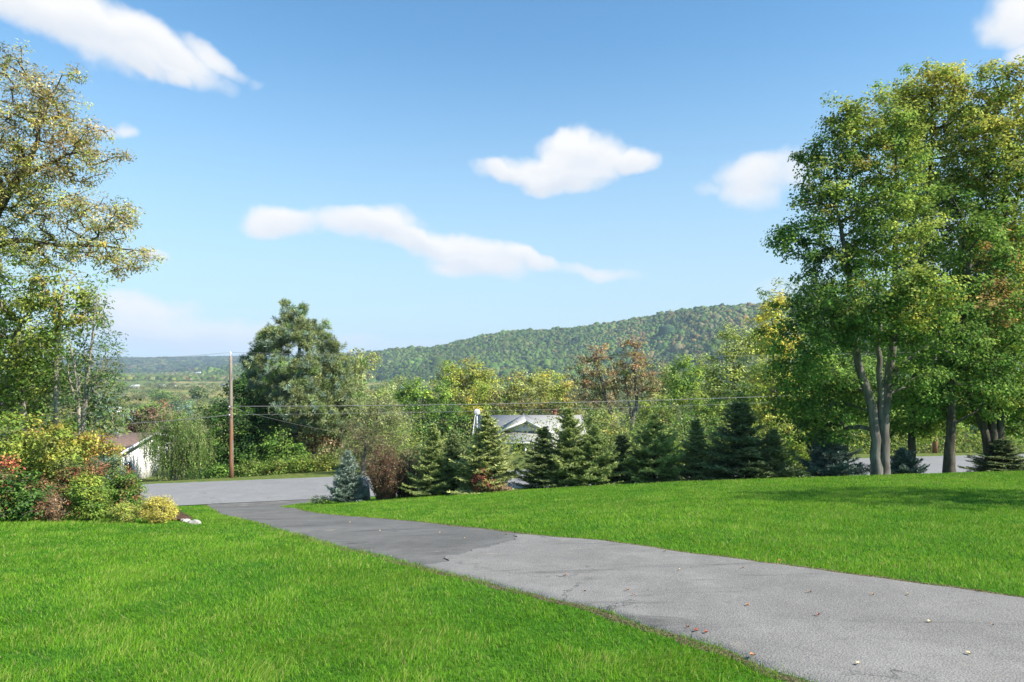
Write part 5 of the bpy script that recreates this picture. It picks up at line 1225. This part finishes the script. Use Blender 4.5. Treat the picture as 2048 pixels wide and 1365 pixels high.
# woods and hedgerows of the valley floor
r = np.random.default_rng(9); pts, cols, rads = [], [], []
def valley(n, y0, y1, x0, x1, thr, sc, rad, pl, seed, elong=3.0):
    y = y0 * (y1 / y0) ** r.random(n); x = r.uniform(x0, x1, n) * y
    k = fbm(x / (sc * elong), y / sc, seed) > thr; x, y = x[k], y[k]
    z = H(x, y); R_ = r.uniform(rad[0], rad[1], len(x)); pts.append(np.stack([x, y, z + R_ * .8], 1)); rads.append(R_); base_ = pick(pl, len(x), r)
    cols.append(base_ * .6 + np.array((.10, .125, .045)) * .4)
VP = pal(5, 'green', 4, 'mid', 4, 'olive', 2, 'pale', 1, 'rust', 1, 'yg', 2, 'dark', 1, 'tan')
valley(5200, 380, 1500, -.8, .1, .10, 36, (1.8, 3.8), VP, 51, 5)
valley(3600, 330, 1000, -.35, .9, -.25, 60, (3.5, 6.5), VP, 53, 1.5)
valley(600, 230, 600, -.8, -.1, .2, 40, (1.5, 2.8), VP, 54, 4)
pn = np.concatenate(pts); rn = np.concatenate(rads); cn_ = np.concatenate(cols); m2 = 64
u_ = r.normal(0, 1, (len(pn) * m2, 3)); u_ /= np.linalg.norm(u_, axis=1, keepdims=True); u_[:, 2] = np.abs(u_[:, 2]) * 1.2 - .4
R2 = np.repeat(rn, m2); lump = 1 + .28 * np.sin(u_[:, 0] * 5 + np.repeat(r.uniform(0, 6, len(pn)), m2)) * np.sin(u_[:, 1] * 5)
pos = np.repeat(pn, m2, 0) + u_ * (R2 * lump * r.uniform(.75, 1.08, len(R2)))[:, None]
V, Q, cl4 = leaves(pos, u_ * .8 + [0, 0, .5] + r.normal(0, .35, u_.shape), .8, .8, np.repeat(cn_, m2, 0) * np.exp(r.normal(0, .2, (len(R2), 1))), r)
c0 = V.reshape(-1, 4, 3)[:, :1]; V = (c0 + (V.reshape(-1, 4, 3) - c0) * (R2 * .42)[:, None, None]).reshape(-1, 3)
tag(mesh('valley_woods', V, Q, M['leaf'], col=cl4), 'far patchwork of woods and hedgerows on the valley floor', 'woodland', kind='stuff')
pts, cols, rads = [], [], []
valley(9000, 1500, 2700, -1.0, .3, -.1, 110, (4, 8), VP, 52, 3.5)
dome_crowns('far_woods', 'distant woods at the foot of the low ridge', np.concatenate(pts), np.concatenate(rads), np.concatenate(cols), 8, .55)

# nearer loose trees of the valley, each one its own
proto = None
VT = [(300, 800, 420, 'pale green round tree alone in the field left of the utility pole', 'light'), (345, 790, 480, 'bluish tree in the far field left of the utility pole', 'blue'), (375, 805, 400, 'silvery low tree nearer in the field, between willow top and pole', 'silver'), (395, 772, 560, 'dark round tree far in the field beside the utility pole', 'dark'),
      (262, 812, 330, 'yellow green field tree above the white house gable', 'yg'), (410, 800, 380, 'olive field tree touching the left side of the utility pole', 'olive'), (320, 775, 620, 'small dark tree on the far hedgerow', 'green'), (775, 760, 330, 'pale rounded tree right of the olive tree on the valley floor', 'pale'),
      (800, 752, 380, 'small orange tinted tree in the gap right of the olive tree', 'tan'), (822, 758, 330, 'grey green tree left of the tall yellow olive tree', 'silver'), (755, 775, 260, 'yellow green low tree at the left side of the valley gap', 'yg'), (790, 782, 240, 'mid green tree in front of the valley gap', 'mid')]
for k, (px, pt, Y, lb, cn) in enumerate(VT):
    ry = 9 + 2500 / Y; rx = ry * 1.2
    tree('field_tree', lb, 'tree', Y, [(px, pt + ry, rx, ry), (px + rx * .5, pt + ry * 1.3, rx * .6, ry * .7), (px - rx * .5, pt + ry * 1.4, rx * .6, ry * .7)], Y * .0075, Y * .0028, 2.4, 3.6, pal(4, cn, 2, 'mid', 1, 'olive'), seed=200 + k, group='loose trees on the valley floor', tr=.25, twig=.05)

# farm buildings
def barn(name, label, px, pyb, Y, wid, hgt, dep, rot, mat='white', roofm='roof_grey'):
    X = (px - 1024) / F * Y; z0 = float(H(X, Y)); root = empty(name, (X, Y, z0), label, 'farm building', 'pale buildings in the valley'); root.rotation_euler.z = rot; wid, hgt, dep = wid * .62, hgt * .6, dep * .62
    b = MB(); b.box(-wid / 2, wid / 2, -dep / 2, dep / 2, -1, hgt)
    for s in (-1, 1): b.prism([(s * wid / 2 - (.3 if s > 0 else 0), -dep / 2, hgt), (s * wid / 2 - (.3 if s > 0 else 0), dep / 2, hgt), (s * wid / 2 - (.3 if s > 0 else 0), 0, hgt + dep * .24)], (.3, 0, 0))
    b.build('wall', M[mat], root)
    b = MB(); e_ = .5; zz = hgt - e_ * .48
    b.slab((-wid / 2 - e_, -dep / 2 - e_, zz), (wid / 2 + e_, -dep / 2 - e_, zz), (wid / 2 + e_, 0, hgt + dep * .25), (-wid / 2 - e_, 0, hgt + dep * .25), .25)
    b.slab((-wid / 2 - e_, 0, hgt + dep * .25), (wid / 2 + e_, 0, hgt + dep * .25), (wid / 2 + e_, dep / 2 + e_, zz), (-wid / 2 - e_, dep / 2 + e_, zz), .25); b.build('roof', M[roofm], root)
    b = MB(); b.box(-wid * .1, wid * .1, -dep / 2 - .15, -dep / 2 - .01, 0, hgt * .75); b.build('barn_door', M['metal'], root); return root


for a_ in [('white_barn', 'long white barn just right of the slender bare tree', 231, 0, 560, 17, 4.5, 12, .1, 'white', 'white'), ('farmhouse', 'white farmhouse farther out, above the long barn', 271, 0, 1050, 17, 6, 12, .3, 'white', 'white'),
           ('white_barn', 'bright white shed at the foot of the distant ridge, left of a pair', 262, 0, 1750, 34, 10, 20, 0, 'white', 'white'), ('white_barn', 'white shed at the foot of the distant ridge, middle of three', 274, 0, 1780, 22, 8, 16, .4, 'white', 'white'), ('white_barn', 'small white shed, rightmost of three below the ridge', 285, 0, 1800, 15, 10, 14, .1, 'white', 'white'),
           ('farmhouse', 'low pale roofed farmhouse left of the red brown tree in the fields', 322, 0, 1150, 20, 4, 12, .1), ('farmhouse', 'cream farmhouse at the top of the tan field', 347, 0, 1180, 16, 6, 12, .5, 'siding', 'roof_brown'),
           ('white_barn', 'tiny white building on the slope of the distant ridge', 397, 0, 2650, 30, 11, 18, .2, 'white', 'white'), ('farmhouse', 'pale building behind the utility pole on the valley floor', 452, 0, 1120, 24, 4, 14, .0, 'siding')]:
    barn(*a_)

# mast on the hill top
for px, lb in ((1341, 'thin lattice mast with a drum on the hill crest'), (1347, 'slimmer antenna mast beside the drum mast on the hill crest')):
    Yh = 1950; p0 = P(px, 629, Yh); root = empty('antenna_mast', p0, lb, 'mast', 'masts on the hill crest')
    hm = 16 if px == 1341 else 20; b = MB()
    for a_ in range(3): b.tube([(math.cos(a_ * 2.1) * 1.2, math.sin(a_ * 2.1) * 1.2, -8), (math.cos(a_ * 2.1) * .3, math.sin(a_ * 2.1) * .3, hm)], .3, 5)
    b.build('lattice', M['metal'], root)
    if px == 1341: b = MB(); b.tube([(0, 0, hm - 4), (0, 0, hm - 1)], 2.2, 10); b.build('drum', M['metal'], root)

# undergrowth hiding the ground under the middle distance trees
r = np.random.default_rng(19)
n = 6000; y = r.uniform(56, 140, n); x = r.uniform(-.62, .85, n) * y
k = (np.abs(road_d(x, y)) > 7) & ~((x > -9) & (x < 9.5) & (y > 60) & (y < 84)) & ~((x < -16) & (x > -52) & (y < 64)) & ~((x > 52) & (x < 66) & (y > 70) & (y < 86)); x, y = x[k], y[k]
z = H(x, y); m2 = 80; n = len(x); hgt = r.uniform(1.0, 4.0, n)
pos = np.repeat(np.stack([x, y, z], 1), m2, 0) + r.normal(0, 1, (n * m2, 3)) * np.array([.8, .8, 0]) + np.stack([0 * r.random(n * m2), 0 * r.random(n * m2), np.repeat(hgt, m2) * r.random(n * m2)], 1)
col_ = np.repeat(pick(pal(4, 'mid', 4, 'olive', 3, 'green', 2, 'yg', 3, 'pale'), n, r), m2, 0) * 1.5 * np.exp(r.normal(0, .25, (n * m2, 1)))
V, Q, cl4 = leaves(pos, r.normal(0, .6, pos.shape) + [0, -.2, .6], 1.0, .7, col_, r)
c0 = V.reshape(-1, 4, 3)[:, :1]; V = (c0 + (V.reshape(-1, 4, 3) - c0) * (.0031 * np.repeat(y, m2))[:, None, None]).reshape(-1, 3)
tag(mesh('undergrowth', V, Q, M['leaf'], col=cl4), 'tangled green undergrowth beneath the trees beyond the road', 'undergrowth', kind='stuff')

# haze: the air of the valley
m_ = bpy.data.materials.new('haze_air'); m_.use_nodes = True; t = NT(m_.node_tree); t.nodes.clear()
pv = t.n('ShaderNodeVolumePrincipled'); pv.inputs['Density'].default_value = 0.00011; pv.inputs['Color'].default_value = (.62, .78, 1, 1); pv.inputs['Anisotropy'].default_value = 0.0
o_ = t.n('ShaderNodeOutputMaterial'); t.links.new(pv.outputs[0], o_.inputs[1])
b = MB(); b.box(-5600, 5600, -480, 9400, -90, 262); tag(b.build('haze', m_), 'pale blue haze filling the valley air', 'haze', kind='stuff')
